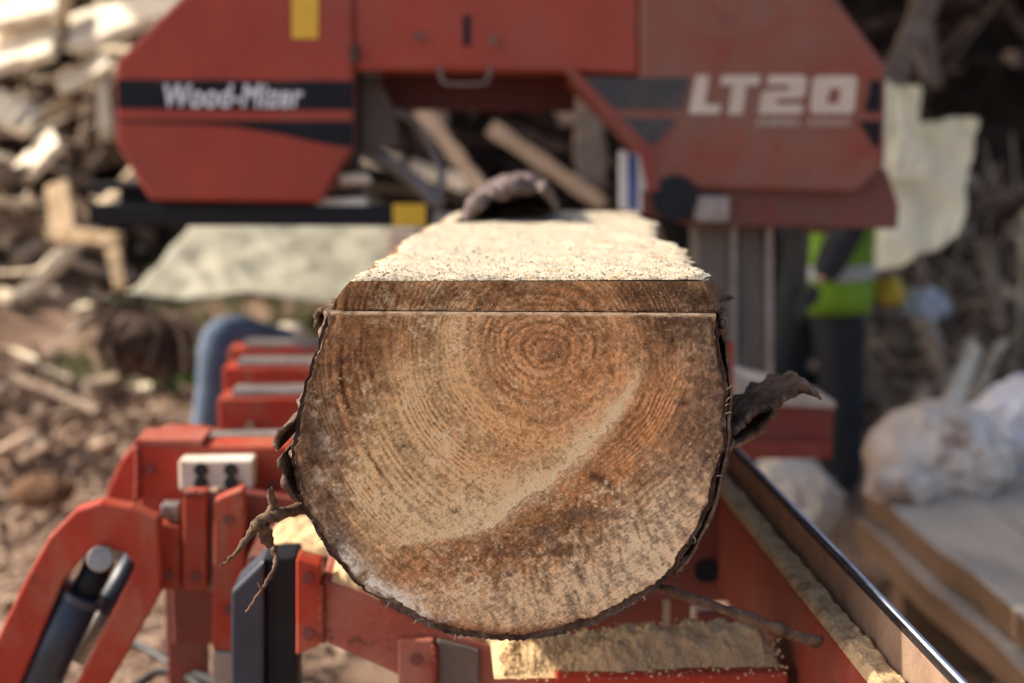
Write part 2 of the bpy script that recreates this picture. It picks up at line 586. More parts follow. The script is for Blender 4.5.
# ------------------------------------------------------------------ the worker
def skin(name, verts, edges, radii, mat, parent, sub=2):
    me = bpy.data.meshes.new(name)
    me.from_pydata([tuple(v) for v in verts], edges, [])
    o = bpy.data.objects.new(name, me)
    COL.objects.link(o)
    o.modifiers.new('skin', 'SKIN').use_smooth_shade = True
    if not me.skin_vertices:
        bm_ = bmesh.new()
        bm_.from_mesh(me)
        bm_.verts.layers.skin.verify()
        bm_.to_mesh(me)
        bm_.free()
    for i, d in enumerate(me.skin_vertices[0].data):
        r = radii[i]
        d.radius = r if hasattr(r, '__len__') else (r, r)
        d.use_root = (i == 0)
    sb = o.modifiers.new('sub', 'SUBSURF')
    sb.levels = sb.render_levels = sub
    dg = bpy.context.evaluated_depsgraph_get()
    me2 = bpy.data.meshes.new_from_object(o.evaluated_get(dg))
    bpy.data.objects.remove(o)
    me2.name = name
    return link(name, me2, mat, parent, smooth=True)


px_ = 1.32
py_ = 4.85
man = thing('person', (px_, py_, gz(px_, py_)), 'worker in lime high-visibility vest and dark trousers standing behind the saw head', 'person')
V3 = lambda x, y, z: Vector((px_ + x, py_ + y, z))
pel, chest, neck = V3(0, 0, .95), V3(-.02, 0, 1.30), V3(-.05, 0, 1.50)
head_c = V3(-.08, 0, 1.62)
bv = [pel, V3(-.01, 0, 1.12), chest, neck, V3(-.065, 0, 1.57), V3(-.085, 0, 1.66), V3(-.075, 0, 1.73),
      V3(.02, -.10, .90), V3(.05, -.10, .50), V3(.06, -.10, .10), V3(-.02, .10, .90), V3(-.10, .10, .51), V3(-.09, .10, .10),
      V3(-.01, -.19, 1.42), V3(.04, -.26, 1.08), V3(-.09, -.30, .84), V3(-.01, .19, 1.42), V3(.03, .26, 1.12), V3(-.01, .28, .88),
      V3(-.06, -.10, .05), V3(-.21, .10, .05)]
be = [(0, 1), (1, 2), (2, 3), (3, 4), (4, 5), (5, 6), (0, 7), (7, 8), (8, 9), (0, 10), (10, 11), (11, 12), (2, 13), (13, 14), (14, 15), (2, 16), (16, 17), (17, 18), (9, 19), (12, 20)]
br = [(.085, .10), (.085, .10), (.09, .12), .06, .075, .10, .075, .085, .058, .042, .085, .058, .042, .045, .030, .022, .045, .030, .022, .035, .035]
body = skin('body', bv, be, br, M['skin'], man)
tro = skin('trousers', [V3(0, 0, 1.10), V3(0, 0, .92), V3(.02, -.10, .86), V3(.05, -.10, .50), V3(.06, -.10, .08), V3(-.02, .10, .86), V3(-.10, .10, .51), V3(-.09, .10, .08)],
           [(0, 1), (1, 2), (2, 3), (3, 4), (1, 5), (5, 6), (6, 7)], [(.15, .17), (.15, .17), .11, .085, .078, .105, .085, .078], M['trousers'], man)
jac = skin('jacket', [V3(0, 0, .84), V3(-.01, 0, 1.12), V3(-.02, 0, 1.30), V3(-.04, 0, 1.47), V3(-.01, -.19, 1.41), V3(.04, -.26, 1.08), V3(-.085, -.297, .845), V3(-.01, .19, 1.41), V3(.03, .26, 1.12), V3(-.01, .28, .87)],
           [(0, 1), (1, 2), (2, 3), (2, 4), (4, 5), (5, 6), (2, 7), (7, 8), (8, 9)], [(.15, .17), (.145, .165), (.15, .185), .085, .075, .064, .052, .075, .064, .055], M['trousers'], man)
# vest: open tube around the torso with reflective bands


def band(z0, z1, grow, name, mat, par, seg=28, rows=6):
    m = MB()
    for j in range(rows + 1):
        z = z0 + (z1 - z0) * j / rows
        rx = .175 + grow + .01 * math.sin(z * 9)
        ry = .205 + grow + .01 * math.sin(z * 9)
        for i in range(seg + 1):
            a = math.radians(-118) + math.radians(225) * i / seg
            m.v.append(tuple(V3(-.01 + math.cos(a) * rx * (1 + .03 * math.sin(a * 5 + z * 8)), math.sin(a) * ry, z)))
    for j in range(rows):
        for i in range(seg):
            q = j * (seg + 1) + i
            m.face((q, q + 1, q + seg + 2, q + seg + 1))
    o = m.build(name, mat, par, smooth=True)
    sm = o.modifiers.new('thick', 'SOLIDIFY')
    sm.thickness = .004
    return o


vest = band(.72, 1.46, 0.0, 'vest', M['hivis'], man, rows=14)
band(.835, .885, .006, 'reflective_tape', M['reflect'], vest)
band(1.10, 1.15, .006, 'reflective_tape', M['reflect'], vest)
# hair, face, boots, gloves


def ball(c, r, name, mat, par, cut=None):
    bm_ = bmesh.new()
    bmesh.ops.create_uvsphere(bm_, u_segments=20, v_segments=14, radius=1)
    for v in bm_.verts:
        v.co = c + Vector((v.co.x * r[0], v.co.y * r[1], v.co.z * r[2]))
    if cut:
        bmesh.ops.delete(bm_, geom=[v for v in bm_.verts if cut(v.co)], context='VERTS')
    me = bpy.data.meshes.new(name)
    bm_.to_mesh(me)
    bm_.free()
    return link(name, me, mat, par, smooth=True)


hc = V3(-.085, 0, 1.665)
ball(hc + Vector((.012, 0, .02)), (.108, .092, .115), 'hair', M['hair'], man, cut=lambda c: c.x < hc.x - .045 and c.z < hc.z + .05 or c.z < hc.z - .06)
ball(hc + Vector((-.108, 0, -.01)), (.02, .014, .022), 'nose', M['skin'], body)
for s in (-1, 1):
    ball(hc + Vector((-.090, s * .034, .018)), (.012, .013, .010), 'eye', M['letter'], body)
    ball(hc + Vector((.0, s * .088, 0)), (.022, .012, .032), 'ear', M['skin'], body)
ball(hc + Vector((-.093, 0, -.052)), (.012, .024, .006), 'mouth', M['barkin'], body)
for (ax, ay) in ((.06, -.10), (-.09, .10)):
    skin('boot', [V3(ax + .02, ay, .16), V3(ax + .01, ay, .055), V3(ax - .08, ay, .045), V3(ax - .16, ay, .038)], [(0, 1), (1, 2), (2, 3)], [.055, (.052, .055), (.048, .05), .038], M['boot'], man)
for (w_, d_) in ((V3(-.09, -.30, .84), Vector((-.6, -.02, -.8))), (V3(-.01, .28, .88), Vector((-.4, -.05, -.9)))):
    d_ = d_.normalized()
    side_ = d_.cross(Vector((0, 1, 0))).normalized()
    lat = Vector((0, 1, 0))
    vv, ee, rr_ = [w_ + d_ * .01, w_ + d_ * .05, w_ + d_ * .085], [(0, 1), (1, 2)], [(.026, .026), (.024, .036), (.02, .036)]
    for k, (o_, ln) in enumerate(((-.030, .062), (-.010, .074), (.010, .070), (.030, .055))):
        b0 = w_ + d_ * .088 + lat * o_
        i0 = len(vv)
        vv += [b0, b0 + d_ * ln * .5 + side_ * .010, b0 + d_ * ln * .8 + side_ * .030]
        ee += [(2, i0), (i0, i0 + 1), (i0 + 1, i0 + 2)]
        rr_ += [.0105, .0095, .008]
    i0 = len(vv)
    vv += [w_ + d_ * .05 - lat * .038, w_ + d_ * .085 - lat * .055 + side_ * .01]
    ee += [(1, i0), (i0, i0 + 1)]
    rr_ += [.012, .010]
    skin('glove', vv, ee, rr_, M['trousers'], man)


# ------------------------------------------------------------------ the log
YF = 1.36
SK = .090          # the log lies slightly askew on the bed


def catmull(pts, n=14):
    out = []
    for i in range(len(pts) - 1):
        p = [np.array(pts[max(0, min(len(pts) - 1, i + k))], float) for k in (-1, 0, 1, 2)]
        for k in range(n):
            t = k / n
            out.append(.5 * (2 * p[1] + (p[2] - p[0]) * t + (2 * p[0] - 5 * p[1] + 4 * p[2] - p[3]) * t * t + (3 * p[1] - p[0] - 3 * p[2] + p[3]) * t ** 3))
    out.append(np.array(pts[-1], float))
    return np.array(out)


LOGC = np.array([515., 458.])
low = [(716, 313), (722, 345), (727, 380), (727.5, 420), (722, 462), (712, 502), (695, 541), (670, 576), (640, 601), (602, 622), (560, 636),
       (520, 641), (476, 639), (438, 630), (400, 612), (363, 588), (336, 561), (312, 526), (297, 490), (292, 456), (295, 424), (303, 390), (314, 355), (324, 327), (330.5, 311)]
curve = catmull(low)
top = np.stack([np.linspace(330.5, 716, 80), np.linspace(311, 313, 80)], -1)
outl = np.vstack([curve, top])
ang = np.arctan2(outl[:, 1] - LOGC[1], outl[:, 0] - LOGC[0])
rad = np.hypot(outl[:, 0] - LOGC[0], outl[:, 1] - LOGC[1])
o = np.argsort(ang)
ang, rad = ang[o], rad[o]
NA = 1000
TH = np.linspace(-math.pi, math.pi, NA, endpoint=False)
RR = np.interp(TH, ang, rad, period=2 * math.pi)
istop = np.abs(LOGC[1] + RR * np.sin(TH) - (311 + (LOGC[0] + RR * np.cos(TH) - 330) * .0052)) < 1.0
ragged = (fbm(np.cos(TH) * 9, np.sin(TH) * 9, 0, 5, 4) - .5) * 7 + (vn(np.cos(TH) * 70, np.sin(TH) * 70, 0, 6) - .5) * 2.4
RR = RR + np.where(istop, 0, ragged)
topfade = np.clip(np.minimum(np.abs(TH - math.atan2(313 - 458, 716 - 515)), np.abs(TH - math.atan2(311 - 458, 330.5 - 515))) / .06, 0, 1)
BT = np.where(istop, 0, topfade * np.clip(4.0 + 11 * (fbm(np.cos(TH) * 5, np.sin(TH) * 5, 0, 15, 4) - .45) + 3 * (np.sin(TH) > .75), 1.2, 10))


def px_xz(u, v, Y=YF):
    """vectorised P on the plane Y: returns X, Z"""
    dx = fw.x + rt.x * (u - 512) / FPX + up.x * (341.5 - v) / FPX
    dy = fw.y + rt.y * (u - 512) / FPX + up.y * (341.5 - v) / FPX
    dz = fw.z + rt.z * (u - 512) / FPX + up.z * (341.5 - v) / FPX
    return dx * Y / dy, H + dz * Y / dy


def gauss(u, v, cx, cy, sx, sy, a=0):
    c, s = math.cos(math.radians(a)), math.sin(math.radians(a))
    x, y = (u - cx), (v - cy)
    X, Yy = x * c + y * s, -x * s + y * c
    return np.exp(-.5 * ((X / sx) ** 2 + (Yy / sy) ** 2))


def polydist(u, v, pts):
    d = np.full(u.shape, 1e9)
    tt = np.zeros(u.shape)
    L = len(pts) - 1
    for i in range(L):
        (ax, ay), (bx, by) = pts[i], pts[i + 1]
        ex, ey = bx - ax, by - ay
        t = np.clip(((u - ax) * ex + (v - ay) * ey) / (ex * ex + ey * ey), 0, 1)
        dd = np.hypot(u - ax - t * ex, v - ay - t * ey)
        k = dd < d
        d = np.where(k, dd, d)
        tt = np.where(k, (i + t) / L, tt)
    return d, tt


def end_grain(u, v, edge):
    """albedo and relief of the weathered cut end; u, v in photo pixels, edge = distance to the rim"""
    n1 = fbm(u / 55, v / 55, 0, 21, 5)
    n2 = fbm(u / 17, v / 17, 0, 31, 5)
    n3 = fbm(u / 6, v / 6, 0, 41, 4)
    n4 = fbm(u / 2.4, v / 2.4, 0, 51, 3)
    c3 = np.clip((n3 - .5) * 1.9 + .5, 0, 1)
    c4 = np.clip((n4 - .5) * 1.7 + .5, 0, 1)
    wu, wv = u + (n1 - .5) * 30 + (n2 - .5) * 16 + (n3 - .5) * 6, v + (n2 - .5) * 24 + (n1 - .5) * 24 + (n3 - .5) * 6
    col = np.zeros(u.shape + (3,)) + s2l((166, 124, 80))

    def lay(c, k):
        nonlocal col
        k = np.clip(k, 0, 1)[..., None]
        col = col * (1 - k) + s2l(c) * k

    g = lambda cx, cy, sx, sy, a=0: gauss(wu, wv, cx, cy, sx, sy, a)
    # heartwood warm, sap paler, outer left brown
    lay((170, 114, 64), .85 * g(560, 390, 80, 70))
    lay((158, 104, 56), .8 * g(660, 440, 34, 60, 12))
    lay((180, 132, 80), .8 * g(480, 440, 60, 45))
    lay((196, 160, 112), .8 * g(425, 360, 40, 50))
    lay((192, 156, 108), .8 * g(392, 450, 30, 50, 20))
    lay((200, 164, 114), .8 * g(440, 508, 62, 24, 8))
    lay((138, 92, 52), .9 * g(480, 560, 70, 22, -8))
    lay((142, 94, 52), .9 * g(590, 505, 60, 22, -34))
    lay((150, 104, 64), .7 * g(430, 580, 40, 18, 25))
    lay((188, 162, 128), .95 * g(672, 520, 26, 46, 32))
    lay((190, 166, 132), .9 * g(620, 580, 50, 26, -28))
    lay((182, 156, 120), .75 * g(520, 605, 60, 16))
    lay((112, 70, 38), .95 * g(350, 350, 24, 46, 20))
    lay((124, 80, 44), .8 * g(395, 330, 36, 24))
    lay((120, 78, 46), .6 * g(338, 420, 14, 60, 8))
    lay((62, 46, 37), .95 * g(306, 440, 12, 76, 0))
    lay((96, 68, 46), .6 * g(330, 460, 12, 70, -6))
    lay((70, 52, 42), .9 * g(326, 536, 12, 36, -38))
    lay((72, 52, 40), .92 * g(686, 324, 34, 22))
    lay((104, 82, 68), .95 * g(712, 410, 11, 80))
    lay((120, 92, 72), .6 * g(690, 400, 14, 60))
    lay((112, 76, 44), .7 * g(400, 298, 70, 9))
    lay((112, 76, 46), .8 * g(540, 296, 150, 9))
    lay((80, 58, 42), .85 * g(690, 296, 40, 10))
    lay((178, 120, 70), .7 * g(560, 300, 24, 9))
    # annual rings: thin pale and dark lines, off centre
    r = np.hypot(u - 540 + (n1 - .5) * 12 + (n2 - .5) * 1.6, (v - 345 + (n1 - .5) * 9) * np.where(v > 345, .95, 1.1))
    th = np.arctan2(v - 345, u - 540)
    sp = r / 6.2 + 1.1 * np.sin(r / 19.0) + .5 * np.sin(r / 7.3)
    fl = np.floor(sp)
    fr = sp - fl
    band = _h(fl, fl * 0, fl * 0, 5)
    band2 = _h(fl, fl * 0, fl * 0, 15)
    patch = sstep(.40, .60, fbm(u / 42, v / 42, 0, 71, 4))
    zone = np.clip(.50 + .9 * g(370, 370, 60, 80) + .8 * g(680, 420, 40, 80) + .7 * g(540, 350, 120, 60) + .5 * g(420, 470, 60, 60), 0, 1.25)
    zone = zone * (1 - .8 * g(630, 570, 80, 50)) * (1 - .8 * sstep(530, 590, v))
    rk = zone * (.40 + .60 * patch) * sstep(9, 26, r)
    broken = .45 + .55 * sstep(.35, .6, fbm(th * 26, r / 4, 0, 73, 3))
    dark = np.exp(-.5 * ((fr - .72) / .15) ** 2) * (.35 + .65 * band) * broken
    lite = np.exp(-.5 * ((fr - .36) / .15) ** 2) * (.25 + .75 * band2) * broken
    col = col * (1 - (.62 * rk * dark)[..., None] * np.array([.9, 1.0, 1.06]))
    col = col * (1 + (.75 * rk * lite)[..., None] * np.array([1, .97, .88]))
    # a few broad growth zones
    for (q, wd, am) in ((62, 9, -.22), (88, 7, .16), (112, 12, -.20), (140, 9, .14), (168, 12, -.24), (196, 9, -.18)):
        col = col * (1 + (am * np.exp(-.5 * ((r - q) / wd) ** 2) * (.4 + 1.2 * n1))[..., None])
    # pale sweep: crisp on its lower right side, fading to the upper left
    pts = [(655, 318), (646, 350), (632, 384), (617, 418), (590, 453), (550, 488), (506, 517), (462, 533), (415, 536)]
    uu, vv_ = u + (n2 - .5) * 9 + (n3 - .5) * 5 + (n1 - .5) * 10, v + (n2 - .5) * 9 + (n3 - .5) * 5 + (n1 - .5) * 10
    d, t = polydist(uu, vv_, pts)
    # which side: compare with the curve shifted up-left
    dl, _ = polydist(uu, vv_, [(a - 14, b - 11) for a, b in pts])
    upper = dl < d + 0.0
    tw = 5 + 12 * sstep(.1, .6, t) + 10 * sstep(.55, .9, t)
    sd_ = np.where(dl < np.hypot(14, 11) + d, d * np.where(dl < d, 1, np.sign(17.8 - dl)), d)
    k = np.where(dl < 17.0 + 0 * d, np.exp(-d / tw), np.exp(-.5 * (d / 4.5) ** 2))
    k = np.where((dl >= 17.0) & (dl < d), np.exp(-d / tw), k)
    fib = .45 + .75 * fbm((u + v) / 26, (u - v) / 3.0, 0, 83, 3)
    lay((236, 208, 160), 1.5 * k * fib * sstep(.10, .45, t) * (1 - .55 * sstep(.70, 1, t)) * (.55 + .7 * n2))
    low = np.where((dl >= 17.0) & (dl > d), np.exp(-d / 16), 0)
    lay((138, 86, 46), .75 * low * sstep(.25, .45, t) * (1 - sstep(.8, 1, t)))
    # straight saw scratches, slanting
    for (a, s1, amp, sd2) in ((63, 1.6, .26, 81), (122, 1.9, .22, 91), (36, 1.8, .18, 95), (88, 1.5, .16, 97)):
        ca, sa = math.cos(math.radians(a)), math.sin(math.radians(a))
        f = fbm((u * sa - v * ca) / s1, (u * ca + v * sa) / 48, 0, sd2, 3)
        kk = sstep(.60, .74, f) * sstep(.44, .60, fbm(u / 36, v / 36, 0, sd2 + 3, 3))
        col = col * (1 + amp * .85 * kk[..., None])
        col = col * (1 - amp * .6 * (sstep(.60, .76, 1 - f) * sstep(.4, .6, fbm(u / 45, v / 45, 0, sd2 + 5, 3)))[..., None])
    # fan of torn fibres low on the right and across the bottom
    for (cx, cy, reg, am) in ((600, 380, g(640, 555, 60, 50), .9), (520, 430, g(560, 580, 80, 34), .8), (540, 345, np.exp(-edge / 26), .7)):
        f = fbm(np.arctan2(v - cy, u - cx) * 46, np.hypot(u - cx, v - cy) / 22, 0, 101 + int(cx), 4)
        f = np.clip((f - .5) * 2.2, -1, 1)
        col = col * np.clip(1 + (am * reg * f)[..., None], .3, 1.7)
    # ragged pale fibre patches
    pm = sstep(.46, .62, fbm(u / 7, v / 7, 0, 107, 5)) * sstep(.42, .6, fbm(u / 50, v / 50, 0, 109, 3))
    reg = np.clip(.16 + g(660, 530, 50, 50) + .8 * g(600, 590, 70, 24) + .7 * g(400, 470, 60, 70) + .5 * g(430, 360, 60, 40) + .5 * g(470, 600, 60, 18), 0, 1)
    lay((214, 190, 152), .70 * pm * reg * (.3 + .9 * c4))
    # grey and violet stain, blotched
    st = sstep(.50, .62, fbm(u / 19, v / 19, 0, 111, 5))
    lay((96, 74, 66), .58 * st * np.clip(g(600, 525, 60, 36, -30) + g(570, 575, 70, 24) + .6 * g(450, 495, 30, 18) + .9 * g(330, 510, 18, 60, -20) + .8 * g(700, 450, 16, 60), 0, 1))
    st = sstep(.52, .62, fbm(u / 10, v / 10, 0, 121, 5))
    lay((70, 48, 36), .50 * st * np.clip(g(676, 332, 40, 28) + g(695, 372, 18, 36) + g(312, 430, 20, 80) + .8 * g(560, 340, 36, 22) + .6 * g(590, 550, 80, 34) + .5 * g(360, 360, 40, 50), 0, 1))
    # white mould low on the left rim
    d, t = polydist(u + (n3 - .5) * 6, v + (n3 - .5) * 6, [(338, 556), (362, 580), (400, 602), (440, 618)])
    lay((214, 206, 194), .9 * np.exp(-.5 * (d / 8) ** 2) * sstep(.36, .56, n2) * (.45 + .7 * c3))
    d, t = polydist(u + (n3 - .5) * 8, v + (n3 - .5) * 8, [(322, 405), (328, 440), (322, 480)])
    lay((168, 150, 130), .7 * np.exp(-.5 * (d / 6) ** 2) * sstep(.44, .6, n2))
    # pith and small marks
    lay((156, 98, 54), .5 * g(538, 350, 26, 16))
    lay((104, 74, 54), .8 * gauss(u, v, 551, 355, 6, 5))
    rr_ = np.hypot((u - 545), (v - 350) * 1.3)
    for q in (14, 24, 37, 50, 60):
        lay((100, 66, 38), .62 * np.exp(-.5 * ((rr_ + (n2 - .5) * 9 - q) / 1.6) ** 2) * sstep(.36, .6, n1 + (n3 - .5) * .5))
    lay((132, 76, 40), .8 * gauss(u + (n3 - .5) * 10, v + (n3 - .5) * 10, 506, 388, 16, 5, 30) * sstep(.45, .55, n3))
    lay((128, 72, 36), .7 * gauss(u + (n3 - .5) * 10, v + (n3 - .5) * 10, 560, 420, 22, 5, -20) * sstep(.48, .58, n3))
    for (cx, cy, s_) in ((602, 481, 4.5), (404, 447, 2.6), (595, 477, 5), (683, 402, 3), (609, 486, 2.5), (455, 512, 3), (640, 316, 4), (672, 340, 3.5)):
        lay((52, 32, 26), .9 * gauss(u + (n3 - .5) * 7, v + (n3 - .5) * 7, cx, cy, s_, s_ * .8))
    lay((225, 205, 175), .8 * gauss(u, v, 606, 483, 1.3, 1.3))
    # bark rim
    lay((104, 58, 36), .92 * sstep(24, 8, edge) * sstep(604, 626, v) * (1 - sstep(590, 625, u)) * sstep(.3, .45, n2 + .15))
    bw = 7.5 + 13 * (n2 - .5)
    bk = sstep(bw + 1.5, bw - 1.5, edge)
    lay((88, 62, 44), .75 * bk)
    lay((150, 118, 84), .35 * bk * sstep(.55, .66, n3))
    lay((50, 32, 24), .4 * bk * sstep(.56, .66, 1 - n3))
    # dark split between wood and bark here and there
    sl = np.exp(-.5 * ((edge - bw - 1.5) / 1.0) ** 2) * sstep(.45, .58, fbm(th * 9, th * 0, 0, 127, 3))
    lay((40, 26, 20), .7 * sl)
    # grain of dust and pits
    col = col * (.84 + .32 * c3)[..., None] * (.70 + .60 * c4)[..., None]
    pit = sstep(.76, .86, fbm(u / 1.9, v / 1.9, 0, 131, 2))
    col = col * (1 - .6 * pit[..., None])
    fk = sstep(.78, .88, fbm(u / 1.5, v / 1.5, 0, 141, 2))
    lay((226, 206, 168), .6 * fk * (.3 + .7 * sstep(.4, .6, n1)))
    # fuzz of torn wood: fine short fibres, lighter and darker, most on the pale lower half
    f = fbm((u * .5 + v * .87) / 1.3, (u * .87 - v * .5) / 6, 0, 161, 3)
    f = np.clip((f - .5) * 2.6, -1, 1) * (.18 + .20 * sstep(440, 560, v))
    col = col * (1 + f)[..., None]
    f = fbm((u * .64 - v * .77) / 1.3, (u * .77 + v * .64) / 7, 0, 171, 3)
    f = np.clip((f - .5) * 2.6, -1, 1) * (.12 + .16 * sstep(470, 560, v))
    col = col * (1 + f)[..., None]
    lum = col @ np.array([.3, .55, .15])
    col = lum[..., None] + (col - lum[..., None]) * .86
    relief = (n3 - .5) * 1.6 + (n4 - .5) * 1.4 + (n2 - .5) * 1.6 - pit * .8
    col = np.clip(col * FACE_GAIN * np.array([.99, 1.0, .91]), .004, 2)
    return col / np.maximum(1, col.max(-1, keepdims=True) / .80), relief


FACE_GAIN = 1.5
log = thing('log', P(515, 640, 2.0), 'thick bark-edged log lying on the red sawmill bed with its cut end forward', 'log')
NRD = 250
T = np.linspace(0, 1, NRD)[None, :] ** .85
RF = RR - BT
U = LOGC[0] + T * RF[:, None] * np.cos(TH)[:, None]
V = LOGC[1] + T * RF[:, None] * np.sin(TH)[:, None]
edge = (1 - T) * RR[:, None]
edge = np.where(istop[:, None] & (np.abs(np.sin(TH))[:, None] > 0), 60.0, edge)
# distance to rim, top cut excluded
dd, _ = polydist(U, V, [tuple(p) for p in curve[::6]])
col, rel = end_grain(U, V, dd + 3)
# torn pale lip along the saw kerf
lip = np.exp(-.5 * ((V - (312.3 + (U - 330) * .0052)) / 1.5) ** 2)
lip = lip * (.35 + .65 * sstep(.35, .55, fbm(U / 6, V / 2, 0, 151, 3)))
col = col * (1 - lip[..., None]) + s2l((246, 218, 176)) * .95 * lip[..., None]
X, Z = px_xz(U, V)
fall = np.clip((1 - T) * 30, 0, 1)
Yv = YF + SK * 0 + rel * .00035 * fall
me = grid_mesh('cut_face', np.stack([X, Yv, Z], -1)[:, ::-1], closed_u=True)
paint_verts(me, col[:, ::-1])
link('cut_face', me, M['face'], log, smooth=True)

# trunk: bark surface swept back from the rim
NY = 150
ys = YF + (np.linspace(0, 1, NY) ** 1.7) * 1.36
sel = np.arange(0, NA)
cx, cz = px_xz(LOGC[0], LOGC[1])
X0, Z0 = px_xz(LOGC[0] + RR[sel] * np.cos(TH[sel]), LOGC[1] + RR[sel] * np.sin(TH[sel]))
thg, yg = np.meshgrid(TH[sel], ys, indexing='ij')
dep = yg - YF
fb = fbm(np.cos(thg) * 9, np.sin(thg) * 9, yg * 5, 161, 5) - .5
fb2 = fbm(np.cos(thg) * 30, np.sin(thg) * 30, yg * 14, 171, 3) - .5
grow = np.clip(dep / .022, 0, 1)
sc = 1 + (.010 * dep / 1.3) + grow * (fb * .11 + fb2 * .06 + .006)
flat = istop[sel][:, None]
xx = cx + (X0 - cx)[:, None] * np.where(flat, 1, sc) + SK * dep
zz = cz + (Z0 - cz)[:, None] * np.where(flat, 1, sc)
ztop = px_xz(520., 312.2)[1]
zz = np.minimum(zz, ztop)
# the broken front edge of the bark, a rough ring round the wood
rows = []
for q in np.linspace(0, 1, 9)[:-1]:
    r_ = RF[sel] + (RR[sel] - RF[sel]) * q
    jit = (fbm(np.cos(TH[sel]) * 60, np.sin(TH[sel]) * 60, q * 7.0, 181, 3) - .5) * 3.4 * (q > 0) * (BT[sel] > 1)
    x_, z_ = px_xz(LOGC[0] + (r_ + jit) * np.cos(TH[sel]), LOGC[1] + (r_ + jit) * np.sin(TH[sel]))
    y_ = YF + .0002 + (BT[sel] > .5) * (.0035 * sstep(0, .25, q) + .006 * (fbm(np.cos(TH[sel]) * 45, np.sin(TH[sel]) * 45, q * 5.0, 185, 4) - .5) * (q > 0))
    rows.append(np.stack([x_, np.maximum(y_, YF - .0015 * (q > 0)), np.minimum(z_, ztop)], -1)[:, None, :])
me = grid_mesh('bark', np.concatenate(rows + [np.stack([xx, yg + .002, zz], -1)], 1)[:, ::-1], closed_u=True)
NY += 8
bmm = bmesh.new()
bmm.from_mesh(me)
bmm.verts.ensure_lookup_table()
try:
    bmm.faces.new([bmm.verts[i * NY] for i in range(len(sel))])
except Exception:
    pass
bmm.normal_update()
bmm.to_mesh(me)
bmm.free()
link('bark', me, M['bark'], log, smooth=True)


def strip_mesh(pts_px, Y0, Y1, thick, seed, ragf=.004, nx=40, ny=24, skew=SK):
    """a curled piece of bark following a pixel path on plane Y0 and running back to Y1"""
    path = catmull(pts_px, 12)
    s = np.linspace(0, len(path) - 1, nx)
    pu, pv = np.interp(s, np.arange(len(path)), path[:, 0]), np.interp(s, np.arange(len(path)), path[:, 1])
    x, z = px_xz(pu, pv, Y0)
    tx, tz = np.gradient(x), np.gradient(z)
    L = np.hypot(tx, tz)
    nxv, nzv = tz / L, -tx / L
    st = np.arange(nx)
    front = Y0 + (fbm(st / 3.0, st * 0, 0, seed, 3) - .5) * ragf * 4
    back = Y1 + (fbm(st / 4.0, st * 0, 0, seed + 3, 3) - .5) * .06
    t = np.linspace(0, 1, ny)[None, :]
    yy = front[:, None] * (1 - t) + back[:, None] * t
    dz = (fbm(st[:, None] / 4.0, yy * 40, 0, seed + 7, 4) - .5) * thick * 1.2
    th_ = thick * (.55 + .9 * fbm(st[:, None] / 3.0, yy * 30, 0, seed + 9, 3)) * np.sqrt(np.clip(np.sin(np.pi * (st[:, None] + .6) / (nx + .2)), .05, 1))
    A = np.stack([x[:, None] + nxv[:, None] * dz + skew * (yy - Y0), yy, z[:, None] + nzv[:, None] * dz], -1)
    B = np.stack([x[:, None] + nxv[:, None] * (dz + th_) + skew * (yy - Y0), yy, z[:, None] + nzv[:, None] * (dz + th_)], -1)
    ring = np.concatenate([A, B[::-1]], 0)
    me = grid_mesh('strip', ring, closed_u=True)
    bmm = bmesh.new()
    bmm.from_mesh(me)
    bmm.verts.ensure_lookup_table()
    n2_ = ring.shape[0]
    for j in (0, ny - 1):
        for i in range(nx - 1):
            a, b = i, i + 1
            c, d = n2_ - 2 - i, n2_ - 1 - i
            try:
                bmm.faces.new([bmm.verts[q * ny + j] for q in (a, b, c, d)])
            except Exception:
                pass
    bmesh.ops.recalc_face_normals(bmm, faces=bmm.faces)
    bmm.to_mesh(me)
    bmm.free()
    return me


# loose bark standing off the right side with a dark gap
link('loose_bark', strip_mesh([(726, 345), (731, 385), (731, 425), (726, 468), (715, 510), (699, 545), (684, 568)], 1.362, 1.62, .0035, 201), M['bark'], log, smooth=True)
for k, (pp, y0, y1, th_) in enumerate([
        ([(715, 292), (722, 300), (721, 308), (726, 312)], 1.40, 1.5, .006),
        ([(722, 318), (728, 324), (729, 334), (724, 343)], 1.375, 1.46, .009),
        ([(734, 440), (727, 470), (716, 505), (703, 530)], 1.38, 1.6, .006),
        ([(690, 556), (684, 570), (676, 580)], 1.366, 1.43, .006),
        ([(292, 425), (283, 433), (276, 444), (279, 450)], 1.385, 1.52, .005),
        ([(280, 458), (286, 472), (292, 490), (300, 502)], 1.37, 1.50, .006),
        ([(326, 312), (319, 318), (316, 328)], 1.40, 1.6, .006)]):
    link('bark_flake', strip_mesh(pp, y0, y1, th_, 210 + k * 5, nx=18, ny=14), M['bark'], log, smooth=True)
# the long torn strip of bark curling out to the right
me = strip_mesh([(722, 436), (735, 428), (752, 412), (772, 401), (792, 394), (808, 388), (822, 400)], 1.44, 1.56, .008, 260, ragf=.007, nx=46)
link('bark_strip', me, M['bark'], log, smooth=True)
link('bark_strip', strip_mesh([(724, 448), (745, 440), (762, 430), (776, 412)], 1.43, 1.50, .005, 268, nx=30), M['barkin'], log, smooth=True)
link('bark_strip', strip_mesh([(706, 292), (724, 296), (734, 297)], 1.62, 1.70, .006, 274, nx=20), M['bark'], log, smooth=True)


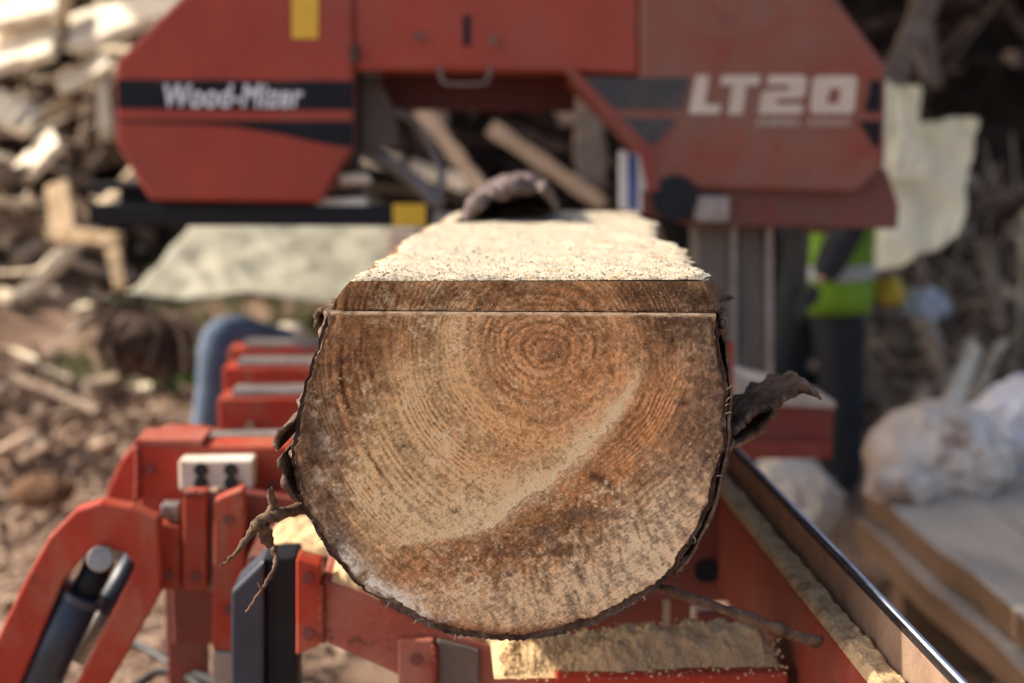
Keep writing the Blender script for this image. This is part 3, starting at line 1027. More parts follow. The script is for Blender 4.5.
def twig(pts, r0, r1, Y, mat=None, seed=1):
    pp = smooth_path([P(x, y, Y + dy) for x, y, dy in pts], 7)
    n = len(pp)
    rr = random.Random(seed)
    rads = [(r0 + (r1 - r0) * i / (n - 1)) * rr.uniform(.78, 1.25) for i in range(n)]
    pp = [p + Vector((rr.uniform(-1, 1), rr.uniform(-1, 1), rr.uniform(-1, 1))) * r0 * .25 for p in pp]
    return MB().tube(pp, rads, 9)


t = twig([(318, 505, .06), (300, 509, .03), (280, 514, .0), (264, 519, -.01), (255, 527, -.015)], .0062, .0058, 1.38, seed=2)
t.v += []
for args in (
        ([(268, 517, 0), (272, 503, 0), (271, 489, -.01)], .0040, .0034, 1.375),
        ([(258, 524, 0), (245, 540, -.01), (233, 556, -.02), (221, 566, -.02)], .0046, .0008, 1.375),
        ([(266, 522, 0), (262, 535, 0), (270, 545, .01)], .005, .0035, 1.375),
        ([(268, 530, .02), (272, 545, .02), (276, 562, .01), (268, 580, 0), (257, 596, 0), (246, 612, 0)], .0038, .001, 1.38),
        ([(262, 590, 0), (258, 583, 0)], .0012, .0006, 1.38)):
    q = twig(*args, seed=5)
    n = len(t.v)
    t.v += q.v
    for f in q.f:
        t.face([n + i for i in f])
t.build('root_twig', M['twig'], log, smooth=True)
twig([(640, 580, .06), (662, 588, 0), (705, 603, -.01), (750, 618, -.02), (785, 632, -.03), (819, 642, -.03)], .0048, .0066, 1.42, seed=9).build('root_twig', M['twig'], log, smooth=True)
h = MB()
for k in range(16):                                   # torn fibres along the rim
    a = rnd.uniform(-.5, 3.6)
    i = int((a + math.pi) / (2 * math.pi) * NA) % NA
    if istop[i]:
        continue
    u0, v0 = LOGC[0] + RR[i] * math.cos(TH[i]), LOGC[1] + RR[i] * math.sin(TH[i])
    L = rnd.uniform(2, 9)
    b = TH[i] + rnd.uniform(-1.1, 1.1)
    p0 = P(u0 - math.cos(TH[i]) * 2, v0 - math.sin(TH[i]) * 2, YF - .001)
    p1 = P(u0 + math.cos(b) * L * .5, v0 + math.sin(b) * L * .5, YF - .002)
    p2 = P(u0 + math.cos(b + .4) * L, v0 + math.sin(b + .4) * L, YF - .003)
    h.tube([p0, p1, p2], [.0004, .0003, .0001], 5)
h.build('torn_fibre', M['sawn'], log)['kind'] = 'stuff'

# ------------------------------------------------------------------ the freshly sawn board lying on the log
board = thing('sawn_board', P(520, 310, 2.0), 'wide fresh sawn board with bark edges lying on top of the log', 'board')
L_ = catmull([(331.5, 310.0), (337, 298), (344, 288), (350.5, 281)], 10)
R_ = catmull([(716, 312.0), (713, 303), (709.5, 293), (703.5, 281.5)], 10)
nb, nw = len(L_), 560
t = np.linspace(0, 1, nw)[None, :]
U = L_[:, :1] * (1 - t) + R_[:, :1] * t
V = L_[:, 1:] * (1 - t) + R_[:, 1:] * t
U2 = np.repeat(U, 2, 0)[:-1].copy()
V2 = np.repeat(V, 2, 0)[:-1].copy()
U2[1::2] = (U[:-1] + U[1:]) / 2
V2[1::2] = (V[:-1] + V[1:]) / 2
col, rel = end_grain(U2, V2, np.minimum(np.abs(U2 - L_[:, 0].min()) + 4, 60))
col = col * .86
lip = np.exp(-.5 * ((V2 - (308.8 + (U2 - 330) * .0052)) / .8) ** 2) * sstep(.5, .7, fbm(U2 / 5, V2, 0, 155, 3))
col = col * (1 - lip[..., None]) + s2l((60, 34, 22)) * lip[..., None]
X, Z = px_xz(U2, V2)
me = grid_mesh('end_face', np.stack([X, YF + .0005 + rel * .0003, Z], -1))
me.flip_normals()
paint_verts(me, col)
link('end_face', me, M['face'], board, smooth=True)
# body: bottom, left wane, top, right wane swept back
NYB = 130
ysb = YF + .0005 + (np.linspace(0, 1, NYB) ** 1.4) * 1.30
secL = L_
secR = R_[::-1]
sec = np.vstack([secL, np.stack([np.linspace(350.5, 703.5, 30)[1:-1], np.linspace(281, 281.5, 30)[1:-1]], -1), secR,
                 np.stack([np.linspace(716, 331.5, 30)[1:-1], np.linspace(312.0, 310.0, 30)[1:-1]], -1)])
x0, z0 = px_xz(sec[:, 0], sec[:, 1])
kind = np.concatenate([np.full(len(secL), 1), np.full(28, 0), np.full(len(secR), 2), np.full(28, 0)])
sg = np.arange(len(sec))[:, None]
yy = np.broadcast_to(ysb[None, :], (len(sec), NYB))
dep = yy - YF
edge_n = (fbm(dep * 9, kind[:, None] * 11.0, 0, 301, 4) - .5) * .05 + (fbm(dep * 50, kind[:, None] * 7.0 + sg * .15, 0, 305, 3) - .5) * .018
side = np.where(kind == 1, -1, np.where(kind == 2, 1, 0))[:, None]
xx = x0[:, None] + SK * dep + side * edge_n * np.clip(dep / .05, 0, 1)
me = grid_mesh('plank', np.stack([xx, yy, np.broadcast_to(z0[:, None], xx.shape)], -1)[::-1], closed_u=True)
nsec = len(sec)
mi = np.zeros(len(me.polygons), np.int32)
kk = kind[::-1]
for i in range(nsec):
    if kk[i] and kk[(i + 1) % nsec]:
        mi[i * (NYB - 1):(i + 1) * (NYB - 1)] = 1
me.polygons.foreach_set('material_index', mi)
link('plank', me, None, board, mats=[M['sawn'], M['barkin']])
zt = float(px_xz(520., 281.2)[1])
xl0, xr0 = float(px_xz(350.5, 281.)[0]), float(px_xz(703.5, 281.)[0])


def board_edges(y):
    d = y - YF
    e1 = (fbm(d * 9, np.full_like(d, 11.0), 0, 301, 4) - .5) * .05 + (fbm(d * 50, np.full_like(d, 8.2), 0, 305, 3) - .5) * .018
    e2 = (fbm(d * 9, np.full_like(d, 22.0), 0, 301, 4) - .5) * .05 + (fbm(d * 50, np.full_like(d, 19.), 0, 305, 3) - .5) * .018
    k = np.clip(d / .05, 0, 1)
    return xl0 + SK * d - e1 * k, xr0 + SK * d + e2 * k


nyd, nxd = 460, 300
yd = YF + .0003 + np.linspace(0, 1, nyd) ** 1.6 * 1.28
a, b = board_edges(yd)
tt = np.linspace(0, 1, nxd)
XD = (a + .001)[:, None] * (1 - tt) + (b - .001)[:, None] * tt
YD = np.broadcast_to(yd[:, None], XD.shape)
hgt = .0006 + .0028 * sstep(.35, .75, fbm(XD * 22, YD * 22, 0, 311, 4)) + .0016 * fbm(XD * 140, YD * 140, 0, 321, 4) + .0010 * np.clip(fbm(XD * 420, YD * 420, 0, 331, 2) - .45, 0, 1)
ef = np.clip(np.minimum(tt, 1 - tt)[None, :] * 40, 0, 1) * np.clip((yd - YF)[:, None] / .004, 0.05, 1)
ZD = zt + .0006 + hgt * ef
DV, DF = [], []
me = grid_mesh('sawdust', np.stack([XD, YD, ZD], -1))
me.flip_normals()
bmm = bmesh.new()
bmm.from_mesh(me)
for k in range(12000):                                 # loose grains and shavings
    i = int(rnd.random() ** 1.2 * (nyd - 1))
    j = rnd.randrange(2, nxd - 2)
    c = Vector((XD[i, j], YD[i, j], ZD[i, j] + .0006))
    s = rnd.uniform(.0004, .0010) * (2.2 if rnd.random() < .06 else 1)
    ax = [Vector((rnd.gauss(0, 1), rnd.gauss(0, 1), rnd.gauss(0, .5))).normalized() for _ in range(2)]
    ax.append(ax[0].cross(ax[1]))
    vs = [bmm.verts.new(c + ax[0] * s * 1.7), bmm.verts.new(c + ax[1] * s), bmm.verts.new(c - ax[0] * s * 1.5 + ax[2] * s * .4), bmm.verts.new(c + ax[2] * s - ax[1] * s * .4)]
    for q in ((0, 1, 3), (1, 2, 3), (2, 0, 3), (0, 2, 1)):
        bmm.faces.new([vs[z] for z in q])
bmm.to_mesh(me)
bmm.free()
tag(link('sawdust', me, M['topdust']), 'pale sawdust spread over the top of the sawn board', 'sawdust', kind='stuff')

BARKCHUNK = 1
bs_ = MB()
o = link('bark_slab', strip_mesh([(456, 230), (464, 212), (482, 193), (508, 181), (534, 180), (552, 192), (560, 214)], 2.30, 2.66, .02, 341, ragf=.012, nx=44, skew=.05), M['bark_grey'], smooth=True)
tag(o, 'curled grey brown piece of bark lying on the far end of the board', 'bark')

# ------------------------------------------------------------------ sawmill bed
bed = thing('sawmill_bed', (0, 1.6, 0), 'red steel sawmill bed frame under the log, with cross bunks and rusty rail', 'sawmill bed')
ZB = P(440, 449, 2.2).z - .0
bunks = []
for k, (yb, lx, strip_x) in enumerate([(2.20, 137, 200), (2.64, 219, 232), (3.00, 225, 238), (3.28, 231, 246)]):
    x0 = P(lx, 449, yb).x
    zt_ = .822
    b_ = MB().box(x0, .385, yb, yb + .10, zt_ - .11, zt_)
    ob = b_.build('bunk', M['red'], bed, bevel=.004)
    xs = P(strip_x, 449, yb).x
    MB().box(xs, .38, yb + .012, yb + .088, zt_ + .0005, zt_ + .012).build('wear_strip', M['steel'], ob, bevel=.002)
    for q in (.06, .20, .34):
        bl = MB()
        c = Vector((x0 + q, yb, zt_ - .055))
        bl.tube([c + Vector((0, -.012, 0)), c + Vector((0, .002, 0))], .011, 6)
        bl.build('bolt_or_hole', M['rust'], ob)
    MB().box(x0 + .03, x0 + .09, yb + .02, yb + .08, 0.02, zt_ - .11).build('leg', M['dirty_red'], bed, bevel=.004)
# main beams along the bed
ZR = .785
MB().box(.405, .470, .80, 6.0, .645, ZR).build('main_beam', M['beam_red'], bed, bevel=.003)
MB().box(-.34, -.26, 2.5, 6.0, .56, .71).build('main_beam', M['dirty_red'], bed, bevel=.003)
rail = MB().box(.440, .4525, .78, 6.0, ZR + .0005, ZR + .046).build('rail', M['rust'], bed, bevel=.001)
MB().box(.4400, .4455, .78, 6.0, ZR + .0465, ZR + .0505).build('rail_flange', M['darkrust'], rail, bevel=.001)
MB().tube([(.4498, .78, ZR + .0485), (.4498, 6.0, ZR + .0485)], .0034, 10).build('rail_edge', M['shiny'], rail, smooth=True)

# front clamp arm with its hydraulic rams
Y1 = 1.90
arm = MB().prism([(-50, 730), (0, 632), (24, 582), (48, 538), (74, 511), (100, 502.5), (130, 508), (158, 520), (161, 560), (161, 593), (98, 705), (66, 705),
                  (135, 566), (125, 554), (104, 546), (84, 556), (63, 582), (20, 684), (0, 730)], Y1, Y1 + .035).build('clamp_arm', M['red'], bed, bevel=.004)
MB().tube([P(100, 559, Y1 - .03), P(100, 559, Y1 + .05)], .0175, 20).build('pivot_bolt', M['steel'], arm, bevel=.002)
ram = MB().tube([P(82, 592, Y1 + .03), P(54, 650, Y1 + .03), P(14, 740, Y1 + .03)], .030, 22).build('hydraulic_ram', M['blackblue'], bed, smooth=True)
MB().tube([P(101, 560, Y1 + .03), P(80, 603, Y1 + .03)], .020, 16).build('piston_rod', M['black'], ram, smooth=True)
MB().tube([P(84, 592, Y1 + .03), P(80, 600, Y1 + .03)], .0325, 22).build('end_collar', M['blackblue'], ram, bevel=.002)
ram = MB().tube([P(138, 553, Y1 + .07), P(112, 598, Y1 + .07), P(106, 610, Y1 + .07)], .0165, 18).build('hydraulic_ram', M['blackblue'], bed, smooth=True)
MB().tube([P(112, 596, Y1 + .07), P(78, 660, Y1 + .07)], .012, 14).build('piston_rod', M['steel'], ram, smooth=True)
MB().tube(smooth_path([P(96, 690, 2.3), P(120, 650, 2.35), P(140, 646, 2.35), P(165, 660, 2.3), P(182, 672, 2.25), P(215, 700, 2.1)], 8), .007, 10).build('hydraulic_hose', M['rubber'], bed, smooth=True)
MB().tube(smooth_path([P(120, 700, 2.2), P(150, 676, 2.25), P(175, 670, 2.25), P(200, 676, 2.2), P(235, 690, 2.0)], 8), .007, 10).build('hydraulic_hose', M['rubber'], bed, smooth=True)
# second arm behind it
MB().prism([(100, 520), (108, 488), (122, 458), (142, 436), (168, 427), (200, 428), (250, 440), (250, 462), (150, 462), (138, 520)], 2.32, 2.35).build('clamp_arm', M['red'], bed, bevel=.004)
# housing in front of the first bunk
MB().prism([(136, 446), (290, 446), (290, 500), (210, 500), (136, 500)], 2.10, 2.17).build('clamp_housing', M['red'], bed, bevel=.004)
MB().prism([(135, 440), (202, 440), (202, 446), (135, 446)], 2.099, 2.19).build('edge_strip', M['worn_red'], bed, bevel=.001)
blk = MB().prism([(178, 461), (253, 460), (254, 490), (179, 491)], 2.05, 2.095).build('wear_block', M['cream'], bed, bevel=.004)
for (u, v) in ((201, 470), (231, 470), (201, 483), (231, 483)):
    MB().tube([P(u, v, 2.046), P(u, v, 2.055)], .0105, 10).build('bolt_or_hole', M['darkrust'], blk)  # dark discs standing in for the four shadowed holes of the block
MB().prism([(183, 492), (207, 492), (207, 590), (183, 590)], 1.96, 1.99).build('slide_plate', M['red'], bed, bevel=.003)
MB().prism([(155, 522), (180, 527), (180, 590), (157, 590)], 1.965, 1.995).build('slide_plate', M['red'], bed, bevel=.003)
MB().prism([(160, 505), (178, 505), (178, 523), (160, 519)], 1.97, 2.0).build('slide_pin', M['steel'], bed, bevel=.003)
MB().prism([(208, 492), (217, 492), (217, 592), (208, 592)], 1.985, 2.02).build('guide_bar', M['rust'], bed, bevel=.002)
MB().prism([(214, 500), (243, 488), (245, 560), (243, 652), (212, 650)], 1.95, 1.98).build('leg', M['red'], bed, bevel=.003)
MB().prism([(212, 651), (243, 653), (243, 820), (212, 820)], 1.952, 1.978).build('leg_foot', M['steel'], bed, bevel=.003)
MB().prism([(243, 492), (300, 500), (300, 560), (245, 560)], 2.02, 2.05).build('side_plate', M['dirty_red'], bed, bevel=.003)
def weld(pts, par):
    pp = smooth_path(pts, 14)
    rr = random.Random(len(pp))
    MB().tube(pp, [.0045 * rr.uniform(.7, 1.35) for _ in pp], 7).build('weld_bead', M['beam_red'], par, smooth=True)


weld([P(183, 494, 1.958), P(195, 493, 1.958), P(207, 494, 1.958)], bed)
weld([P(157, 521, 1.962), P(157, 555, 1.962), P(158, 589, 1.962)], bed)
weld([P(137, 499, 2.098), P(138, 470, 2.098), P(137, 448, 2.098)], bed)
weld([P(322, 584, 1.657), P(322, 615, 1.657), P(322, 642, 1.657)], bed)
weld([P(434, 645, 1.646), P(435, 664, 1.646), P(434, 684, 1.646)], bed)
for (u, v, y_) in ((168, 575, 1.965), (195, 577, 1.96), (228, 520, 1.95), (228, 610, 1.95), (150, 470, 2.10), (272, 485, 2.10), (308, 578, 1.655), (308, 634, 1.655), (416, 660, 1.645)):
    MB().tube([P(u, v, y_ - .006), P(u, v, y_ + .004)], .0075, 6).build('hex_bolt', M['dirty_red'], bed)
# dark steel channel, its lit left and shaded right side put into two paints
MB().prism([(231, 592), (264, 560), (264, 860), (231, 860)], 1.72, 1.80).build('steel_channel', M['blackblue'], bed, bevel=.004)
MB().prism([(265, 558), (297, 556), (297, 860), (265, 860)], 1.735, 1.80).build('steel_channel', M['black'], bed, bevel=.004)
# crooked front cross beam
MB().prism([(296, 559), (321, 566), (321, 645), (296, 656)], 1.655, 1.70).build('end_plate', M['red'], bed, bevel=.003)
MB().prism([(322, 580), (360, 592), (420, 622), (500, 650), (562, 676), (562, 735), (430, 690), (322, 641)], 1.66, 1.78).build('cross_beam', M['worn_red'], bed, bevel=.004)
MB().prism([(398, 641), (434, 640), (434, 900), (398, 900)], 1.645, 1.659).build('upright', M['worn_red'], bed, bevel=.003)
MB().prism([(378, 592), (420, 612), (420, 622), (378, 603)], 1.62, 1.66).build('shim', M['dirty_red'], bed, bevel=.002)
MB().prism([(437, 640), (480, 652), (480, 900), (437, 900)], 1.648, 1.6595).build('upright', M['mast'], bed, bevel=.003)
xb0, xb1 = P(552, 676, 1.56).x, P(792, 676, 1.56).x
zb = P(600, 676, 1.53).z
MB().box(xb0, min(xb1, .392), 1.53, 1.66, zb - .08, zb).build('front_bar', M['red'], bed, bevel=.004)
MB().prism([(588, 500), (735, 500), (735, 602), (600, 602)], 2.02, 2.05).build('side_plate', M['dirty_red'], bed, bevel=.003)
MB().tube([P(706, 571, 2.012), P(706, 571, 2.03)], .017, 14).build('plate_hole_disc', M['black'], bed)  # black disc in place of a dark hole through the plate
MB().prism([(733, 512), (752, 522), (762, 545), (762, 606), (733, 606)], 1.92, 1.945).build('bracket', M['worn_red'], bed, bevel=.003)
MB().tube([P(742, 562, 1.915), P(742, 562, 1.93)], .0065, 12).build('plate_hole_disc', M['black'], bed)  # black disc painted where the bracket has a dark hole
MB().prism([(692, 608), (742, 608), (742, 645), (692, 645)], 1.90, 1.915).build('bracket', M['cream'], bed, bevel=.003)
MB().prism([(698, 614), (742, 612), (742, 650), (698, 650)], 1.885, 1.8995).build('cover_plate', M['dirty_red'], bed, bevel=.003)
MB().prism([(664, 600), (670, 600), (670, 650), (664, 650)], 1.90, 1.91).build('strut', M['steel'], bed)
MB().prism([(560, 604), (628, 604), (626, 660), (560, 660)], 2.1, 2.16).build('floor_beam', M['mast'], bed, bevel=.003)
MB().prism([(724, 342), (734, 342), (734, 402), (724, 402)], 2.32, 2.36).build('side_support', M['red'], bed, bevel=.003)
MB().prism([(736, 404), (834, 408), (832, 459), (736, 459)], 2.80, 2.95).build('side_tray', M['dirty_red'], bed, bevel=.004)
MB().prism([(738, 442), (832, 442), (831, 459), (738, 459)], 2.785, 2.799).build('tray_lip', M['beam_red'], bed, bevel=.002)
MB().box(-.40, .39, 2.04, 2.12, .56, .68).build('cross_beam', M['dirty_red'], bed, bevel=.004)
for yy_ in (1.2, 2.9, 4.6):
    MB().box(.40, .465, yy_, yy_ + .07, -.02, .6445).build('leg', M['dirty_red'], bed, bevel=.004)
MB().box(-.33, -.27, 3.6, 3.67, -.02, .5595).build('leg', M['dirty_red'], bed, bevel=.004)


MB().prism([(248, 556), (335, 556), (335, 566), (248, 566)], 1.84, 2.0).build('ledge', M['dirty_red'], bed, bevel=.002)


def dust(name, x0, x1, y0, y1, zf, h, seed, mat, nx=120, ny=50, fr=60.0, label=None, ragged=0, dome=False):
    xs, ys_ = np.linspace(x0, x1, nx), np.linspace(y0, y1, ny)
    X_, Y_ = np.meshgrid(xs, ys_, indexing='ij')
    fx = np.clip(np.minimum(X_ - x0, x1 - X_) / (.2 * min(x1 - x0, .1)), 0, 1)
    fy = np.clip(np.minimum(Y_ - y0, y1 - Y_) / (.2 * min(y1 - y0, .1)), 0, 1)
    e = np.sqrt(fx * fy) if not dome else np.sqrt(fx) * np.clip(np.sin(np.pi * np.clip((Y_ - y0) / (y1 - y0) * 1.18 - .09 + (fbm(X_ * 16, Y_ * 12, 0, seed + 47, 3) - .5) * .5, 0, 1)), 0, 1) * (.55 + .75 * fbm(X_ * 7, 0 * X_, 0, seed + 41, 3))
    hh = h * (.35 + 1.1 * fbm(X_ * fr, Y_ * fr, 0, seed, 5)) * e + .1 * h * (fbm(X_ * 350, Y_ * 350, 0, seed + 9, 2) - .5) * (e > 0)
    if ragged:
        hh = hh * sstep(.35, .55, fbm(X_ * 18, Y_ * 18, 0, seed + 4, 3) + ragged * e)
    if dome:
        hh = hh + .10 * h * (fbm(X_ * 110, Y_ * 110, 0, seed + 21, 3) - .5) * e
        Y_ = Y_ + (fbm(X_ * 55, hh * 90, 0, seed + 31, 4) - .5) * .022 * e
    me = grid_mesh(name, np.stack([X_, Y_, zf(X_, Y_) + hh - .0015], -1))
    me.flip_normals()
    return tag(link(name, me, mat, smooth=False), label, 'sawdust', kind='stuff')


dust('sawdust', P(262, 556, 1.84).x, P(334, 556, 1.84).x, 1.842, 1.998, lambda x, y: P(300, 556, 1.84).z + 0 * x, .022, 431, M['sawdust'], 60, 60, 30, label='sawdust caught on the ledge behind the dark steel channel')
xs0 = P(500, 676, 1.6).x
dust('sawdust', P(492, 676, 1.6).x, .388, 1.531, 1.659, lambda x, y: zb + 0 * x, .036, 401, M['sawdust'], 260, 90, 34, label='crumbly sawdust ridge lying along the red front bar under the log', dome=True)
dust('sawdust', .406, .4395, .82, 2.6, lambda x, y: ZR + 0 * x, .012, 411, M['dirtydust'], 40, 900, 45, label='dirty sawdust caught along the inner side of the rusty rail')
cr = MB()
for k in range(1500):
    x_ = rnd.uniform(P(500, 676, 1.55).x, .392)
    t_ = rnd.gauss(.42, .25)
    y_ = 1.53 + .13 * t_
    z_ = zb + max(0, .022 * math.sin(math.pi * min(max((t_ - .1) / .9, 0), 1)) ** .75 + rnd.gauss(0, .006)) + .001
    q_ = rnd.uniform(.0008, .0028)
    a_ = rnd.uniform(0, 6.28)
    n_ = len(cr.v)
    cr.v += [(x_ + q_ * math.cos(a_), y_ + q_ * math.sin(a_), z_), (x_ + q_ * math.cos(a_ + 2.2), y_ + q_ * math.sin(a_ + 2.2), z_ + q_ * .3), (x_ + q_ * math.cos(a_ + 4), y_ + q_ * math.sin(a_ + 4), z_), (x_, y_, z_ + q_ * 1.2)]
    for f_ in ((0, 1, 3), (1, 2, 3), (2, 0, 3), (0, 2, 1)):
        cr.face([n_ + i for i in f_])
tag(cr.build('sawdust', M['sawdust']), 'loose crumbs of sawdust scattered over the ridge on the front bar', 'sawdust', kind='stuff')
ca, cb = P(322, 580, 1.66), P(420, 622, 1.66)


def beam_top(x, y):
    pts = [P(u, v, 1.66) for u, v in ((322, 580), (360, 592), (420, 622), (500, 650), (562, 676))]
    return np.interp(x, [p.x for p in pts], [p.z for p in pts])


dust('sawdust', P(330, 580, 1.66).x, P(555, 580, 1.66).x, 1.664, 1.776, beam_top, .020, 421, M['sawdust'], 140, 50, 30, label='loose sawdust on the sloping worn red cross beam', ragged=.3)
o = MB()
pl = MB().prism([(732, 372), (748, 378), (790, 388), (836, 402), (836, 409), (736, 404)], 2.79, 2.95).build('offcut', M['plank'], bevel=.004)
tag(pl, 'pale wedge shaped offcut lying on the red side tray right of the log', 'offcut')

# ------------------------------------------------------------------ saw head
YH = 3.20
head = thing('saw_head', (P(500, 215, YH).x, YH, .82), 'red band saw head with two lettered wheel covers straddling the far end of the log', 'saw head')
MB().prism([(115, 143), (115, 62), (178, 0), (216, -38), (354, -38), (354, 150), (340, 168), (321, 203), (150, 201)], YH, YH + .26).build('wheel_cover', M['cover_red'], head, bevel=.010)
MB().prism([(355.5, -38), (638, -38), (638, 75), (565, 71), (355.5, 70)], YH + .006, YH + .24).build('bridge_cover', M['cover_red'], head, bevel=.006)
MB().prism([(640, -38), (798, -38), (838, 0), (887, 66), (885, 165), (857, 193), (657, 188), (645, 152), (570, 76), (640, 77)], YH, YH + .26).build('wheel_cover', M['cover_dusty'], head, bevel=.010)
e = .0025


def plate(name, pts, mat, y=YH, th_=.002, par=head):
    return MB().prism(pts, y - th_, y - .0003).build(name, mat, par)


plate('stripe', [(117, 79.5), (353.5, 81), (353.5, 110), (117, 108.5)], M['decal'])
plate('stripe', [(117, 120.5), (353.5, 121), (353.5, 148), (320, 143), (280, 134), (235, 126.5), (190, 123.5), (117, 122.5)], M['decal'])
plate('stripe', [(578, 77.6), (690, 77.6), (682, 109), (606, 109)], M['decal_dusty'])
plate('stripe', [(620, 118.5), (678, 118.5), (656, 144), (646, 146)], M['decal_dusty'])
plate('stripe', [(871, 80), (881.5, 80), (881, 112), (865, 112)], M['decal'])
plate('stripe', [(858, 121), (881, 120.5), (880, 147), (874, 146)], M['decal'])
L2 = lambda pts: [(680 + x / 4.876, 60 + y / 4.876) for x, y in pts]
for pts in (
        [(78, 75), (142, 75), (121, 218), (200, 218), (194, 262), (45, 262)],
        [(205, 75), (392, 75), (384, 122), (326, 122), (305, 265), (236, 265), (257, 122), (198, 122)],
        [(432, 75), (600, 75), (620, 92), (607, 172), (590, 188), (472, 190), (468, 216), (602, 216), (595, 262), (384, 262), (399, 165), (418, 148), (532, 146), (536, 121), (424, 121)],
        [(668, 78), (850, 78), (866, 94), (850, 246), (830, 262), (650, 262), (634, 246), (650, 94), (668, 78), (733, 140), (716, 205), (722, 212), (766, 212), (774, 205), (783, 146), (778, 138), (733, 138)]):
    plate('letter', L2(pts), M['letter_dusty'], th_=.0022)


text_mesh('lettering', 'Wood-Mizer', 165, 303, 84, 107.5, YH - .0025, M['letter'], head)
text_mesh('lettering', 'DIESEL SERIES', 757, 850, 119, 125.5, YH - .0005, M['letter_dusty'], head)
plate('sticker', [(292, -40), (318.5, -40), (318, 38.5), (292, 38.5)], M['yellow'])
plate('slot', [(463, 15), (470.5, 15), (470.5, 46), (463, 46)], M['black'], y=YH + .006)
for (u, v) in ((418, 36), (493, 40)):
    MB().tube([P(u, v, YH - .004), P(u, v, YH + .01)], .009, 10).build('bolt_or_hole', M['mast'], head)
MB().prism([(350, 40), (358, 40), (358, 200), (350, 200)], YH + .05, YH + .2).build('hinge_post', M['darkrust'], head, bevel=.003)
MB().tube([P(350.5 + 4, 45, YH - .006), P(354.5, 62, YH - .006)], .009, 10).build('hinge', M['darkrust'], head)
MB().tube(smooth_path([P(440, 66, YH), P(442, 80, YH - .01), P(450, 84, YH - .012), P(480, 84, YH - .012), P(488, 80, YH - .01), P(490, 66, YH)], 6), .004, 8).build('handle', M['mast'], head, smooth=True)
MB().prism([(380, 74), (575, 74), (575, 112), (380, 110)], YH + .26, YH + .30).build('back_beam', M['darkred'], head, bevel=.004)
MB().prism([(560, 66), (572, 66), (654, 150), (660, 190), (648, 192), (640, 156)], YH - .004, YH - .0005).build('throat_edge', M['beam_red'], head, bevel=.001)
MB().prism([(89, 205), (433, 206), (433, 226.5), (89, 225.5)], YH + .02, YH + .08).build('guide_bar', M['black'], head, bevel=.003)
MB().prism([(88, 183), (150, 184), (150, 190), (88, 190)], YH + .05, YH + .20).build('lower_bracket', M['black'], head, bevel=.003)
MB().prism([(120, 190), (330, 192), (330, 206), (120, 206)], YH + .12, YH + .24).build('inner_frame', M['black'], head, bevel=.003)
plate('sticker', [(393, 204), (425.5, 204), (425.5, 226), (393, 226)], M['yellow'], y=YH + .02)
MB().prism([(642, 190), (886, 168), (899, 205), (898, 229), (690, 226), (642, 214)], YH + .03, YH + .24).build('lower_frame', M['dirty_red'], head, bevel=.005)
MB().prism([(690, 196), (730, 196), (728, 222), (694, 222)], YH + .005, YH + .028).build('guide_block', M['steel'], head, bevel=.003)
MB().tube([P(675, 198, YH - .01), P(675, 198, YH + .03)], .052, 24).build('guide_roller', M['black'], head, bevel=.004)
ga = MB().prism([(620, 150), (652, 158), (650, 214), (620, 210)], YH + .05, YH + .08).build('guide_arm', M['white'], head, bevel=.003)
plate('stripe', [(628, 152), (637, 156), (637, 211), (629, 209)], M['blue'], y=YH + .05, par=ga)
plate('side_bar', [(638.5, 150), (650, 152), (649, 213), (638.5, 211)], M['white'], y=YH + .05, th_=.015, par=ga)
MB().prism([(432, 213), (606, 211.5), (606, 216), (432, 217)], YH + .055, YH + .056).build('blade', M['shiny'], head)
for (a, b, mm, y0) in ((697, 729, 'mast', .12), (730.5, 737, 'steel', .115), (738.5, 765, 'mast', .13), (766, 773, 'steel', .115)):
    MB().prism([(a, 224), (b, 224), (b, 420), (a, 420)], YH + y0, YH + .22).build('mast', M[mm], head, bevel=.003)
MB().tube(smooth_path([P(372, 90, 3.4), P(376, 105, 3.4), P(410, 118, 3.42), P(432, 150, 3.42), P(442, 178, 3.40), P(434, 206, 3.38)], 8), .0105, 10).build('water_hose', M['hose'], head, smooth=True)
MB().tube(smooth_path([P(360, 148, 3.38), P(392, 165, 3.4), P(420, 185, 3.4), P(440, 206, 3.38)], 8), .018, 12).build('water_hose', M['hose'], head, smooth=True)
MB().prism([(362, 84), (385, 88), (398, 130), (388, 150), (362, 146)], YH + .14, YH + .2).build('blade_guard', M['mast'], head, bevel=.003)
MB().prism([(800, 228), (830, 228), (830, 233), (800, 233)], YH + .06, YH + .1).build('frame_foot', M['dirty_red'], head, bevel=.002)
for pts, lab, mt in (([(314, 199), (366, 198), (368, 209), (316, 210)], 'short pale offcut lying on the black guide bar', 'pale'),
                     ([(338, 174), (368, 173), (372, 184), (340, 186)], 'small pinkish offcut jammed above the black guide bar', 'pale')):
    o = MB().prism(pts, YH + .035, YH + .09).build('offcut', M[mt], bevel=.006)
    tag(o, lab, 'offcut')

